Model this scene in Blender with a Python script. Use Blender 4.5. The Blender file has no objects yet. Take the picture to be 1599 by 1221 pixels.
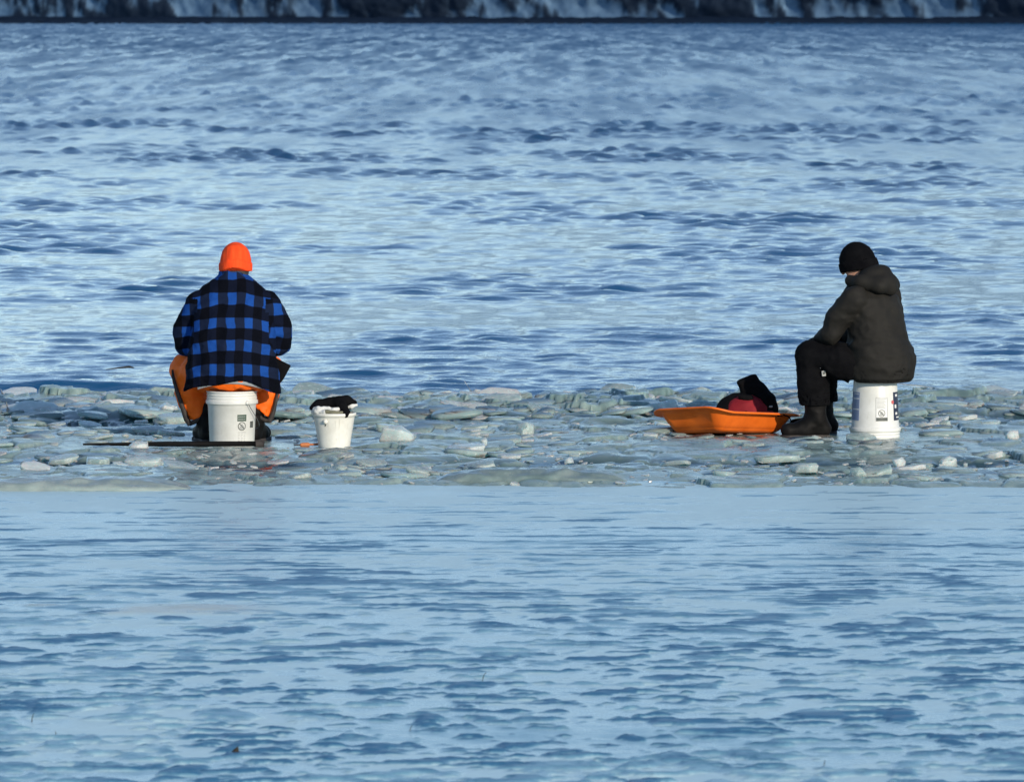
import bpy, bmesh, math, random
import numpy as np
from mathutils import Vector, Matrix, noise as mnoise

# ------------------------------------------------------------------ camera, sky, sun, exposure
scn = bpy.context.scene
C = scn.collection
R = math.radians
CAM_H, FPX, Y_HOR = 2.66, 9100.0, 5.0            # metres, focal length in photo pixels, horizon row
cam_d = bpy.data.cameras.new('camera')
cam = bpy.data.objects.new('camera', cam_d); C.objects.link(cam)
cam_d.sensor_width = 36.0
cam_d.lens = FPX / 1599.0 * 36.0
cam.location = (0, 0, CAM_H)
cam.rotation_euler = (R(90) - math.atan((610.5 - Y_HOR) / FPX), 0, 0)
cam_d.clip_start, cam_d.clip_end = 0.5, 6000
cam_d.dof.use_dof = True
cam_d.dof.focus_distance = 35.2
cam_d.dof.aperture_fstop = 11.0
scn.camera = cam

SUN_AZ, SUN_EL = 30.0, 18.0                        # degrees right of straight behind the camera, elevation
w = bpy.data.worlds.new('World'); scn.world = w; w.use_nodes = True
wn = w.node_tree.nodes; wl = w.node_tree.links
sky = wn.new('ShaderNodeTexSky'); sky.sky_type = 'NISHITA'; sky.sun_disc = False
sky.sun_elevation = R(SUN_EL); sky.sun_rotation = R(180.0 - SUN_AZ)
sky.altitude = 100; sky.air_density = 0.78; sky.dust_density = 0.0; sky.ozone_density = 1.45
wl.new(sky.outputs[0], wn['Background'].inputs[0]); wn['Background'].inputs[1].default_value = 0.15
sl = bpy.data.lights.new('sun', 'SUN'); sl.energy = 3.6; sl.angle = R(0.5); sl.color = (1.0, 0.89, 0.72)
sun = bpy.data.objects.new('sun', sl); C.objects.link(sun)
sdir = Vector((math.sin(R(SUN_AZ)) * math.cos(R(SUN_EL)), -math.cos(R(SUN_AZ)) * math.cos(R(SUN_EL)), math.sin(R(SUN_EL))))
sun.rotation_euler = sdir.to_track_quat('Z', 'Y').to_euler(); sun.location = (30, -20, 30)
vs = scn.view_settings
vs.view_transform = 'Standard'; vs.look = 'None'; vs.gamma = 1; vs.exposure = 0.15; vs.use_curve_mapping = False

random.seed(7); rng = np.random.default_rng(7)
PI = math.pi

# ------------------------------------------------------------------ helpers: tagging and linking
def setp(o, label=None, cat=None, group=None, kind=None):
    if label: o['label'] = label
    if cat: o['category'] = cat
    if group: o['group'] = group
    if kind: o['kind'] = kind
    return o

def empty(name, loc=(0, 0, 0), rz=0.0):
    o = bpy.data.objects.new(name, None); C.objects.link(o)
    o.location = loc; o.rotation_euler = (0, 0, rz); o.empty_display_size = 0.1
    return o

def mk(name, verts, faces, mat, parent=None, smooth=True, loc=None):
    me = bpy.data.meshes.new(name)
    verts = np.asarray(verts, dtype=np.float32)
    if isinstance(faces, np.ndarray) and faces.ndim == 2:
        n, k = faces.shape
        me.vertices.add(len(verts)); me.vertices.foreach_set('co', verts.ravel())
        me.loops.add(n * k); me.loops.foreach_set('vertex_index', faces.astype(np.int32).ravel())
        me.polygons.add(n); me.polygons.foreach_set('loop_start', np.arange(0, n * k, k, dtype=np.int32))
        me.update(calc_edges=True)
    else:
        me.from_pydata([tuple(map(float, v)) for v in verts], [], faces)
    if smooth: me.polygons.foreach_set('use_smooth', np.ones(len(me.polygons), dtype=bool))
    if mat: me.materials.append(mat)
    me.validate()
    o = bpy.data.objects.new(name, me); C.objects.link(o)
    if parent: o.parent = parent
    if loc is not None: o.location = loc
    return o

def from_bm(name, bm, mat, parent=None, smooth=False, loc=None):
    me = bpy.data.meshes.new(name)
    bmesh.ops.recalc_face_normals(bm, faces=bm.faces)
    bm.to_mesh(me); bm.free()
    if smooth: me.polygons.foreach_set('use_smooth', np.ones(len(me.polygons), dtype=bool))
    if mat: me.materials.append(mat)
    o = bpy.data.objects.new(name, me); C.objects.link(o)
    if parent: o.parent = parent
    if loc is not None: o.location = loc
    return o

# ------------------------------------------------------------------ helpers: numpy noise
_T2 = rng.random((256, 256)).astype(np.float32)
_T3 = rng.random((64, 64, 64)).astype(np.float32)
def _s(t): return t * t * t * (t * (t * 6 - 15) + 10)
def n2(x, y):
    xi = np.floor(x).astype(int); yi = np.floor(y).astype(int)
    fx = _s(x - xi); fy = _s(y - yi)
    a = _T2[xi & 255, yi & 255]; b = _T2[(xi + 1) & 255, yi & 255]
    c = _T2[xi & 255, (yi + 1) & 255]; d = _T2[(xi + 1) & 255, (yi + 1) & 255]
    return (a * (1 - fx) + b * fx) * (1 - fy) + (c * (1 - fx) + d * fx) * fy
def fbm2(x, y, o=4, g=0.5):
    s = 0; a = 1; t = 0
    for i in range(o):
        s = s + a * n2(x * 2 ** i + 17.3 * i, y * 2 ** i + 5.1 * i); t += a; a *= g
    return s / t
def n3(x, y, z):
    xi = np.floor(x).astype(int); yi = np.floor(y).astype(int); zi = np.floor(z).astype(int)
    fx = _s(x - xi); fy = _s(y - yi); fz = _s(z - zi)
    def T(i, j, k): return _T3[(xi + i) & 63, (yi + j) & 63, (zi + k) & 63]
    c0 = (T(0,0,0)*(1-fx)+T(1,0,0)*fx)*(1-fy)+(T(0,1,0)*(1-fx)+T(1,1,0)*fx)*fy
    c1 = (T(0,0,1)*(1-fx)+T(1,0,1)*fx)*(1-fy)+(T(0,1,1)*(1-fx)+T(1,1,1)*fx)*fy
    return c0 * (1 - fz) + c1 * fz
def sst(a, b, x):
    t = np.clip((x - a) / (b - a), 0, 1); return t * t * (3 - 2 * t)

# ------------------------------------------------------------------ helpers: distance-field modelling (bodies, clothes, soft things)
class Field:
    def __init__(s, lo, hi, h):
        s.lo = np.array(lo, float); s.h = h
        s.n = np.ceil((np.array(hi) - s.lo) / h).astype(int) + 1
        s.d = np.full(tuple(s.n), 1.0)
        s.ax = [s.lo[i] + h * np.arange(s.n[i]) for i in range(3)]
    def _sl(s, lo, hi):
        out = []
        for i in range(3):
            a = int(np.clip(math.floor((lo[i] - s.lo[i]) / s.h), 0, s.n[i])); b = int(np.clip(math.ceil((hi[i] - s.lo[i]) / s.h) + 1, 0, s.n[i]))
            out.append(slice(a, b))
        return tuple(out)
    def grid(s, sl):
        return np.meshgrid(s.ax[0][sl[0]], s.ax[1][sl[1]], s.ax[2][sl[2]], indexing='ij')
    def add(s, fn, lo, hi, k=0.02, m=0.05, sub=False):
        sl = s._sl([lo[i] - m for i in range(3)], [hi[i] + m for i in range(3)])
        X, Y, Z = s.grid(sl); d = fn(X, Y, Z); a = s.d[sl]
        if sub:
            h = np.clip(0.5 - 0.5 * (a + d) / k, 0, 1); s.d[sl] = a * (1 - h) - d * h + k * h * (1 - h)
        else:
            h = np.clip(0.5 + 0.5 * (a - d) / k, 0, 1); s.d[sl] = a * (1 - h) + d * h - k * h * (1 - h)
        return s
    def cone(s, a, b, ra, rb, k=0.02, sub=False):
        a = np.array(a, float); b = np.array(b, float); ba = b - a; L = max(ba @ ba, 1e-9); r = max(ra, rb)
        def f(X, Y, Z):
            t = np.clip(((X - a[0]) * ba[0] + (Y - a[1]) * ba[1] + (Z - a[2]) * ba[2]) / L, 0, 1)
            return np.sqrt((X - a[0] - t * ba[0]) ** 2 + (Y - a[1] - t * ba[1]) ** 2 + (Z - a[2] - t * ba[2]) ** 2) - (ra + (rb - ra) * t)
        return s.add(f, np.minimum(a, b) - r, np.maximum(a, b) + r, k, max(0.04, 2 * k), sub)
    def chain(s, pts, rs, k=0.02):
        for i in range(len(pts) - 1): s.cone(pts[i], pts[i + 1], rs[i], rs[i + 1], k)
        return s
    def ell(s, c, r, k=0.02, rz=0.0, rx=0.0, sub=False):
        M = np.array((Matrix.Rotation(rz, 3, 'Z') @ Matrix.Rotation(rx, 3, 'X')).inverted()); rm = max(r)
        def f(X, Y, Z):
            x, y, z = X - c[0], Y - c[1], Z - c[2]
            p = [(M[i, 0] * x + M[i, 1] * y + M[i, 2] * z) for i in range(3)]
            k0 = np.sqrt((p[0] / r[0]) ** 2 + (p[1] / r[1]) ** 2 + (p[2] / r[2]) ** 2)
            k1 = np.sqrt((p[0] / r[0] ** 2) ** 2 + (p[1] / r[1] ** 2) ** 2 + (p[2] / r[2] ** 2) ** 2)
            return k0 * (k0 - 1) / np.maximum(k1, 1e-6)
        return s.add(f, [c[i] - rm for i in range(3)], [c[i] + rm for i in range(3)], k, max(0.04, 2 * k), sub)
    def box(s, c, hd, rnd=0.01, k=0.01, M=None, sub=False):
        Mi = np.array(M.inverted()) if M is not None else np.eye(3); rm = math.sqrt(sum(q * q for q in hd))
        def f(X, Y, Z):
            x, y, z = X - c[0], Y - c[1], Z - c[2]
            q = [np.abs(Mi[i, 0] * x + Mi[i, 1] * y + Mi[i, 2] * z) - hd[i] + rnd for i in range(3)]
            o = np.sqrt(sum(np.maximum(v, 0) ** 2 for v in q)); return o + np.minimum(np.maximum(np.maximum(q[0], q[1]), q[2]), 0) - rnd
        return s.add(f, [c[i] - rm for i in range(3)], [c[i] + rm for i in range(3)], k, 0.04, sub)
    def loft(s, secs, yaw=0.0, k=0.02, n=2.3):
        # secs rows: z, cx, cy, half width, half depth (in the yawed frame)
        S = np.array(secs, float); zl, zh = S[0, 0], S[-1, 0]; rm = max(S[:, 3].max(), S[:, 4].max()) + np.abs(S[:, 1:3]).max()
        c, q = math.cos(yaw), math.sin(yaw)
        def f(X, Y, Z):
            cx, cy, a, b = [np.interp(Z, S[:, 0], S[:, i]) for i in (1, 2, 3, 4)]
            x0 = c * X + q * Y - cx; y0 = -q * X + c * Y - cy
            rho = (np.abs(x0 / a) ** n + np.abs(y0 / b) ** n) ** (1 / n)
            d = (rho - 1) * np.minimum(a, b)
            return np.maximum(d, np.maximum(zl - Z, Z - zh))
        return s.add(f, [-rm, -rm, zl], [rm, rm, zh], k, 0.06)
    def wrinkle(s, amp, fx, fy, fz, seed=0.0):
        X, Y, Z = s.grid((slice(None),) * 3); m = np.abs(s.d) < 0.06
        x, y, z = X[m], Y[m], Z[m]
        v = n3(x * fx + seed, y * fy + seed * 1.7, z * fz + seed * .3) - .5
        v = v + 0.5 * (n3(x * fx * 2.1 + 9 + seed, y * fy * 2.1, z * fz * 2.1) - .5)
        v = (1 - np.abs(v) * 4) * 0.5
        s.d[m] -= amp * v; return s
    def clip(s, fn):
        X, Y, Z = s.grid((slice(None),) * 3); s.d = np.maximum(s.d, fn(X, Y, Z)); return s
    def hollow(s, t, fn):
        # opens the inside where fn < 0, leaving a shell of thickness t
        X, Y, Z = s.grid((slice(None),) * 3); s.d = np.maximum(s.d, -np.maximum(s.d + t, fn(X, Y, Z))); return s
    def mesh(s, smooth=1):
        d = s.d; ins = d < 0; nx, ny, nz = d.shape
        cx, cy, cz = nx - 1, ny - 1, nz - 1
        cnt = np.zeros((cx, cy, cz), np.int8)
        for i in (0, 1):
            for j in (0, 1):
                for k in (0, 1): cnt += ins[i:i + cx, j:j + cy, k:k + cz]
        act = (cnt > 0) & (cnt < 8); idx = np.full(act.shape, -1, np.int64); I = np.argwhere(act); idx[act] = np.arange(len(I))
        P = np.zeros((len(I), 3)); W = np.zeros(len(I))
        cs = [(0,0,0),(1,0,0),(0,1,0),(1,1,0),(0,0,1),(1,0,1),(0,1,1),(1,1,1)]
        for a in range(8):
            for b in range(a + 1, 8):
                df = [cs[b][q] - cs[a][q] for q in range(3)]
                if sum(abs(v) for v in df) != 1: continue
                va = d[I[:, 0] + cs[a][0], I[:, 1] + cs[a][1], I[:, 2] + cs[a][2]]; vb = d[I[:, 0] + cs[b][0], I[:, 1] + cs[b][1], I[:, 2] + cs[b][2]]
                m = (va < 0) != (vb < 0); t = np.where(m, va / np.where(m, va - vb, 1), 0)
                for q in range(3): P[:, q] += np.where(m, cs[a][q] + t * df[q], 0)
                W += m
        V = s.lo + s.h * (I + P / np.maximum(W, 1)[:, None])
        F = []
        for ax in range(3):
            sa = [slice(None)] * 3; sb = [slice(None)] * 3; sa[ax] = slice(0, -1); sb[ax] = slice(1, None)
            A, B = ins[tuple(sa)], ins[tuple(sb)]; E = np.argwhere(A != B); o1, o2 = (ax + 1) % 3, (ax + 2) % 3
            ok = (E[:, o1] > 0) & (E[:, o2] > 0) & (E[:, o1] < d.shape[o1] - 1) & (E[:, o2] < d.shape[o2] - 1); E = E[ok]
            flip = A[E[:, 0], E[:, 1], E[:, 2]]
            q = []
            for (u, v) in ((-1, -1), (0, -1), (0, 0), (-1, 0)):
                e = E.copy(); e[:, o1] += u; e[:, o2] += v; q.append(idx[e[:, 0], e[:, 1], e[:, 2]])
            Q = np.stack(q, 1); Q = np.where(flip[:, None], Q, Q[:, ::-1]); F.append(Q)
        F = np.concatenate(F); F = F[(F >= 0).all(1)]
        for _ in range(smooth):
            acc = np.zeros_like(V); wn_ = np.zeros(len(V))
            for a, b in ((0, 1), (1, 2), (2, 3), (3, 0)):
                np.add.at(acc, F[:, a], V[F[:, b]]); np.add.at(wn_, F[:, a], 1); np.add.at(acc, F[:, b], V[F[:, a]]); np.add.at(wn_, F[:, b], 1)
            V = V * .5 + .5 * acc / np.maximum(wn_, 1)[:, None]
        return V, F
    def build(s, name, mat, parent=None, smooth=1, loc=None):
        V, F = s.mesh(smooth); return mk(name, V, F, mat, parent, True, loc)

# ------------------------------------------------------------------ helpers: lathe, tube
def lathe(name, prof, mat, parent=None, n=64, loc=None, closed=False):
    V = []; F = []
    for (r, z) in prof:
        for i in range(n):
            a = 2 * PI * i / n; V.append((r * math.cos(a), r * math.sin(a), z))
    for j in range(len(prof) - 1):
        for i in range(n):
            k = (i + 1) % n; F.append((j * n + i, j * n + k, (j + 1) * n + k, (j + 1) * n + i))
    o = mk(name, V, F, mat, parent, True, loc)
    return o

def tube(name, pts, r, mat, parent=None, n=8, loc=None, flat=1.0):
    pts = [Vector(p) for p in pts]; rs = r if isinstance(r, (list, tuple)) else [r] * len(pts)
    V = []; F = []
    for i, p in enumerate(pts):
        t = (pts[min(i + 1, len(pts) - 1)] - pts[max(i - 1, 0)]).normalized()
        u = t.cross(Vector((0, 0, 1))); u = u.normalized() if u.length > 1e-3 else Vector((1, 0, 0)); v = u.cross(t)
        for k in range(n):
            a = 2 * PI * k / n; V.append(p + u * math.cos(a) * rs[i] + v * math.sin(a) * rs[i] * flat)
    for i in range(len(pts) - 1):
        for k in range(n):
            q = (k + 1) % n; F.append((i * n + k, i * n + q, (i + 1) * n + q, (i + 1) * n + k))
    F.append(tuple(range(n))); F.append(tuple(range((len(pts) - 1) * n, len(pts) * n))[::-1])
    return mk(name, V, F, mat, parent, True, loc)

# ------------------------------------------------------------------ materials
def mat(name, col=(.5, .5, .5), rough=.6, spec=.5, **kw):
    m = bpy.data.materials.new(name); m.use_nodes = True
    b = m.node_tree.nodes['Principled BSDF']
    b.inputs['Base Color'].default_value = (*col, 1); b.inputs['Roughness'].default_value = rough
    b.inputs['Specular IOR Level'].default_value = spec
    for k, v in kw.items(): b.inputs[k.replace('_', ' ')].default_value = v
    return m
def nd(m, t, **kw):
    n = m.node_tree.nodes.new(t)
    for k, v in kw.items(): setattr(n, k, v)
    return n
def lk(m, a, b): m.node_tree.links.new(a, b)
def bs(m): return m.node_tree.nodes['Principled BSDF']
def coords(m, scale=(1, 1, 1), src='Object'):
    tc = nd(m, 'ShaderNodeTexCoord'); mp = nd(m, 'ShaderNodeMapping'); mp.inputs['Scale'].default_value = scale
    lk(m, tc.outputs[src], mp.inputs[0]); return mp.outputs[0]
def noise_tex(m, vec, sc, det=4, rough=.55):
    t = nd(m, 'ShaderNodeTexNoise'); t.inputs['Scale'].default_value = sc; t.inputs['Detail'].default_value = det; t.inputs['Roughness'].default_value = rough
    lk(m, vec, t.inputs['Vector']); return t.outputs['Fac']
def ramp(m, fac, stops):
    r = nd(m, 'ShaderNodeValToRGB'); e = r.color_ramp.elements
    while len(e) < len(stops): e.new(0.5)
    for i, (p, c) in enumerate(stops): e[i].position = p; e[i].color = (*c, 1)
    lk(m, fac, r.inputs[0]); return r.outputs[0]
def mixc(m, fac, a, b, mode='MIX'):
    x = nd(m, 'ShaderNodeMix', data_type='RGBA', blend_type=mode)
    for s, v in ((x.inputs['Factor'], fac), (x.inputs['A'], a), (x.inputs['B'], b)):
        if hasattr(v, 'links'): lk(m, v, s)
        elif isinstance(v, (int, float)): s.default_value = v
        else: s.default_value = (*v, 1)
    return x.outputs['Result']
def mth(m, op, a, b=None):
    x = nd(m, 'ShaderNodeMath', operation=op)
    for i, v in enumerate((a, b)):
        if v is None: continue
        if hasattr(v, 'links'): lk(m, v, x.inputs[i])
        else: x.inputs[i].default_value = v
    return x.outputs[0]
def bump(m, h, strength=.3, dist=.01):
    b = nd(m, 'ShaderNodeBump'); b.inputs['Strength'].default_value = strength; b.inputs['Distance'].default_value = dist
    lk(m, h, b.inputs['Height']); lk(m, b.outputs[0], bs(m).inputs['Normal'])

def varied(name, c0, c1, sc, rough=.7, bsc=None, bst=.3, bd=.002, spec=.3, detail=5, scale=(1, 1, 1)):
    m = mat(name, c0, rough, spec); v = coords(m, scale)
    lk(m, ramp(m, noise_tex(m, v, sc, detail), [(.3, c0), (.7, c1)]), bs(m).inputs['Base Color'])
    if bsc: bump(m, noise_tex(m, v, bsc, 4), bst, bd)
    return m

M = {}
# water
m = M['water'] = mat('lake_water', (.002, .072, .185), .08, .5); bs(m).inputs['IOR'].default_value = 1.333
at = nd(m, 'ShaderNodeAttribute', attribute_name='rough'); lk(m, at.outputs['Fac'], bs(m).inputs['Roughness'])
v = coords(m, (1, 1.3, 1)); h = noise_tex(m, v, 8, 4, .65); bump(m, h, .42, .02)

# foreground frozen sheet: frosty skin over darker clear ice
m = M['sheet'] = mat('lake_ice', (.3, .4, .45), .12, .5); bs(m).inputs['IOR'].default_value = 1.32
at = nd(m, 'ShaderNodeAttribute', attribute_name='frost')
v = coords(m); sp = noise_tex(m, v, 85, 4, .75)
f = mth(m, 'ADD', at.outputs['Fac'], mth(m, 'MULTIPLY', mth(m, 'SUBTRACT', sp, .5), .38))
col = ramp(m, f, [(.05, (.050, .170, .305)), (.45, (.21, .42, .54)), (.9, (.55, .76, .81))])
tan = nd(m, 'ShaderNodeAttribute', attribute_name='tan')
col = mixc(m, tan.outputs['Fac'], col, (.46, .43, .36)); lk(m, col, bs(m).inputs['Base Color'])
lk(m, ramp(m, f, [(0, (.42,) * 3), (.5, (.32,) * 3), (.75, (.26,) * 3), (1, (.46,) * 3)]), bs(m).inputs['Roughness'])
bump(m, noise_tex(m, v, 60, 4, .7), .25, .004)

# belt of refrozen broken ice
def ice_mat(name, c0, c1, c2, sss=.35, rough=.28, trans=.22):
    m = mat(name, c0, rough, .5); bs(m).inputs['IOR'].default_value = 1.31
    tc = nd(m, 'ShaderNodeTexCoord'); oi = nd(m, 'ShaderNodeObjectInfo')
    ad = nd(m, 'ShaderNodeVectorMath', operation='ADD'); lk(m, tc.outputs['Object'], ad.inputs[0]); lk(m, oi.outputs['Location'], ad.inputs[1])
    f = noise_tex(m, ad.outputs[0], 7, 5, .6); rr = mth(m, 'MULTIPLY', mth(m, 'SUBTRACT', oi.outputs['Random'], .5), .45)
    lk(m, ramp(m, mth(m, 'ADD', f, rr), [(.2, c0), (.5, c1), (.85, c2)]), bs(m).inputs['Base Color'])
    bs(m).inputs['Subsurface Weight'].default_value = sss; bs(m).inputs['Subsurface Radius'].default_value = (.5, .9, 1.0); bs(m).inputs['Subsurface Scale'].default_value = .10; bs(m).inputs['Transmission Weight'].default_value = trans
    lk(m, ramp(m, f, [(.3, (.10,) * 3), (.7, (.36,) * 3)]), bs(m).inputs['Roughness'])
    bump(m, noise_tex(m, ad.outputs[0], 30, 4), .35, .006)
    return m
M['ice'] = ice_mat('broken_ice', (.27, .36, .35), (.40, .49, .46), (.54, .62, .59), .8)
M['ice_pale'] = ice_mat('pale_ice', (.44, .54, .53), (.56, .65, .63), (.68, .74, .72), .8)
m = M['belt'] = ice_mat('slush_ice', (.19, .28, .27), (.31, .40, .37), (.46, .54, .51), .5, .28, .0)
at = nd(m, 'ShaderNodeAttribute', attribute_name='wet')
old = bs(m).inputs['Base Color'].links[0].from_socket
lk(m, mixc(m, at.outputs['Fac'], old, (.03, .07, .09)), bs(m).inputs['Base Color'])
old = bs(m).inputs['Roughness'].links[0].from_socket
lk(m, mth(m, 'MULTIPLY', old, mth(m, 'SUBTRACT', 1.1, at.outputs['Fac'])), bs(m).inputs['Roughness'])

# ------------------------------------------------------------------ THE SETTING
def pix(px, py, z=0.0):
    """point at height z seen at photo pixel (px, py)"""
    Y = (CAM_H - z) * FPX / (py - Y_HOR); return ((px - 799.5) * Y / FPX, Y)

def sheet(name, py0, py1, rows, half, cols, hfun, mt, attrs, zskirt=0.0):
    """height field whose rows get denser towards the near side; runs on far beyond the frame on both sides"""
    py = np.linspace(py0, py1, rows); Yr = CAM_H * FPX / (py - Y_HOR)
    u = np.linspace(-1, 1, cols); du = u[1] - u[0]
    ext = 1 + du * np.cumsum(1.35 ** np.arange(1, 22)); u = np.concatenate([-ext[::-1], u, ext])
    Yg = np.repeat(Yr[:, None], len(u), 1); Xg = u[None, :] * half(Yg)
    ins = np.clip(1 - (np.abs(u) - 1) * 1.5, 0, 1)[None, :] * np.ones_like(Xg)
    Z, A = hfun(Xg, Yg, ins)
    V = np.stack([Xg, Yg, Z], -1).reshape(-1, 3); nr, nc = Xg.shape
    i = np.arange(nr - 1)[:, None] * nc + np.arange(nc - 1)[None, :]
    F = np.stack([i, i + nc, i + nc + 1, i + 1], -1).reshape(-1, 4)
    if (py1 > py0): F = F[:, ::-1]
    o = mk(name, V, F, mt)
    for k, a in A.items():
        at = o.data.attributes.new(k, 'FLOAT', 'POINT'); at.data.foreach_set('value', a.astype(np.float32).ravel())
    if o.data.polygons[0].normal.z < 0: o.data.flip_normals()
    setp(o, kind='structure'); return o

# open water
wv = []
for i in range(110):
    lam = 0.12 * (1.05 / 0.12) ** rng.random(); th = rng.normal(0, .58)
    wv.append((lam, math.sin(th), math.cos(th), rng.random() * 2 * PI))
def water_h(X, Y, ins):
    dY = np.abs(np.gradient(Y, axis=0)) + 1e-6
    Z = np.zeros_like(X)
    grp = .40 + 1.2 * sst(.35, .75, fbm2(X * .35 + 31, Y * .22, 4))
    fetch = .62 + .38 * sst(41, 62, Y) + 2.6 * sst(50, 150, Y) + 2.0 * sst(150, 400, Y)                    # the sea runs higher away from the sheltering ice
    for lam, sx, sy, ph in wv:
        fade = np.clip(lam / (dY * 3.0) - .4, 0, 1)
        if lam > .28: fade = np.maximum(fade, .85)
        a = lam / (2 * PI) *   .0165 * (1.0 if lam < .7 else .7 / lam)
        Z += a * fade * fetch * np.sin(2 * PI / lam * (X * sx + Y * sy) + ph + .8 * np.sin(X * .7 + ph))
    Z *= grp * ins
    Z = np.where(Z > 0, Z * 1.25, Z * .8)
    for (px, py, wx, wy, hh) in ((688, 202, .35, .6, .07), (1068, 224, .4, .9, .05), (105, 605, 1.0, .17, .07)):
        x0, y0 = pix(px, py); Z += hh * np.exp(-((X - x0) / wx) ** 2 - ((Y - y0) / wy) ** 2)
    edge = sst(40.2, 39.2, Y); Z = Z * (1 - .6 * edge) - .03 * edge - .02
    gust = np.clip(.5 + 2.6 * (.6 * fbm2(X * 1.1 + 8, Y * .05, 3) + .4 * fbm2(X * 2.8, Y * .16 + 5, 3) - .5), .05, 1.2)
    rough = .05 + .22 * sst(46, 150, Y) * (.6 + .6 * gust) + .26 * sst(130, 420, Y) * gust
    return Z, {'rough': rough}
water = sheet('water', 33.6, 665, 950, lambda Y: Y * .0879 * 1.15 + .6, 400, water_h, M['water'], None)

# foreground ice sheet
def sheet_h(X, Y, ins):
    t = sst(20, 31, Y)                                   # 0 near, 1 far
    wx = X + .22 * (fbm2(X * 1.5, Y * 1.5 + 9) - .5); wy = Y + .12 * (fbm2(X * 2.2 + 4, Y * 2 + 1) - .5)
    big = fbm2(wx * .55 + 3, wy * .9 + 7, 4, .6)
    a = fbm2(wx * 6.4, wy * 11.5, 3, .45); c = fbm2(wx * 13 + 70, wy * 19, 3, .45)
    b = fbm2(wx * 2.2 + 40, wy * 13.0 + 11, 4, .5); e = fbm2(wx * .6 + 20, wy * 21 + 31, 3, .5)
    near = .62 * a + .38 * c; far = .60 * b + .40 * e
    f = near * (1 - .75 * t) + far * .75 * t
    thr = .505 + .13 * (.5 - big) + .07 * sst(28.5, 31.0, Y)
    dd = np.clip((f - thr) / .16, 0, 1); d = sst(.0, .30, dd) * (.25 + .45 * dd + .6 * sst(.3, .7, fbm2(wx * 2.1 + 60, wy * 3.1, 3)))
    hgt = (.012 - .006 * t) * dd + .004 * (c - .5) + .002 * (fbm2(X * 14, Y * 14 + 50, 3) - .5)
    frost = np.clip(.84 + .2 * sst(29, 31, Y) - .80 * d + .7 * (big - .5) + .3 * (c - .5) + .25 * (fbm2(X * 7, Y * 9, 3) - .5), 0, 1)
    x0, y0 = pix(200, 955); band = sst(.28, .1, np.abs(Y - y0 - .15 * (fbm2(X * .9, Y * 0 + 3) - .5) - .05 * X * 0)) * sst(-.9, -1.4, X) * sst(.35, .5, fbm2(X * 2, Y * 5 + 2))
    frost = np.maximum(frost, band * .85); hgt = hgt * (1 - band) + .012 * band
    return hgt * ins, {'frost': frost, 'tan': np.clip(band * .55, 0, 1)}
ice_sheet = sheet('lake_ice', 745, 1330, 600, lambda Y: Y * .0879 * 1.12 + .4, 520, sheet_h, M['sheet'], None)

# belt of jumbled, refrozen ice
def voro(X, Y, sx, sy, seed):
    gx = X / sx; gy = Y / sy; ix = np.floor(gx).astype(int); iy = np.floor(gy).astype(int)
    best = np.full(X.shape, 1e9); sec = np.full(X.shape, 1e9); h = np.zeros_like(X); tx = np.zeros_like(X); ty = np.zeros_like(X); ddx = np.zeros_like(X); ddy = np.zeros_like(X)
    for i in (-1, 0, 1):
        for j in (-1, 0, 1):
            a, b = ix + i + seed * 31, iy + j + seed * 17
            ox = _T2[a & 255, b & 255]; oy = _T2[(a + 91) & 255, (b + 47) & 255]
            dx = gx - (ix + i + ox); dy = gy - (iy + j + oy); d = dx * dx + dy * dy
            nb = d < best; sec = np.where(nb, best, np.minimum(sec, d)); best = np.where(nb, d, best)
            h = np.where(nb, _T2[(a + 13) & 255, (b + 77) & 255], h); tx = np.where(nb, _T2[(a + 5) & 255, (b + 9) & 255] - .5, tx); ty = np.where(nb, _T2[(a + 55) & 255, (b + 3) & 255] - .5, ty)
            ddx = np.where(nb, dx, ddx); ddy = np.where(nb, dy, ddy)
    return h, tx * ddx + ty * ddy, np.sqrt(sec) - np.sqrt(best)
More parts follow.
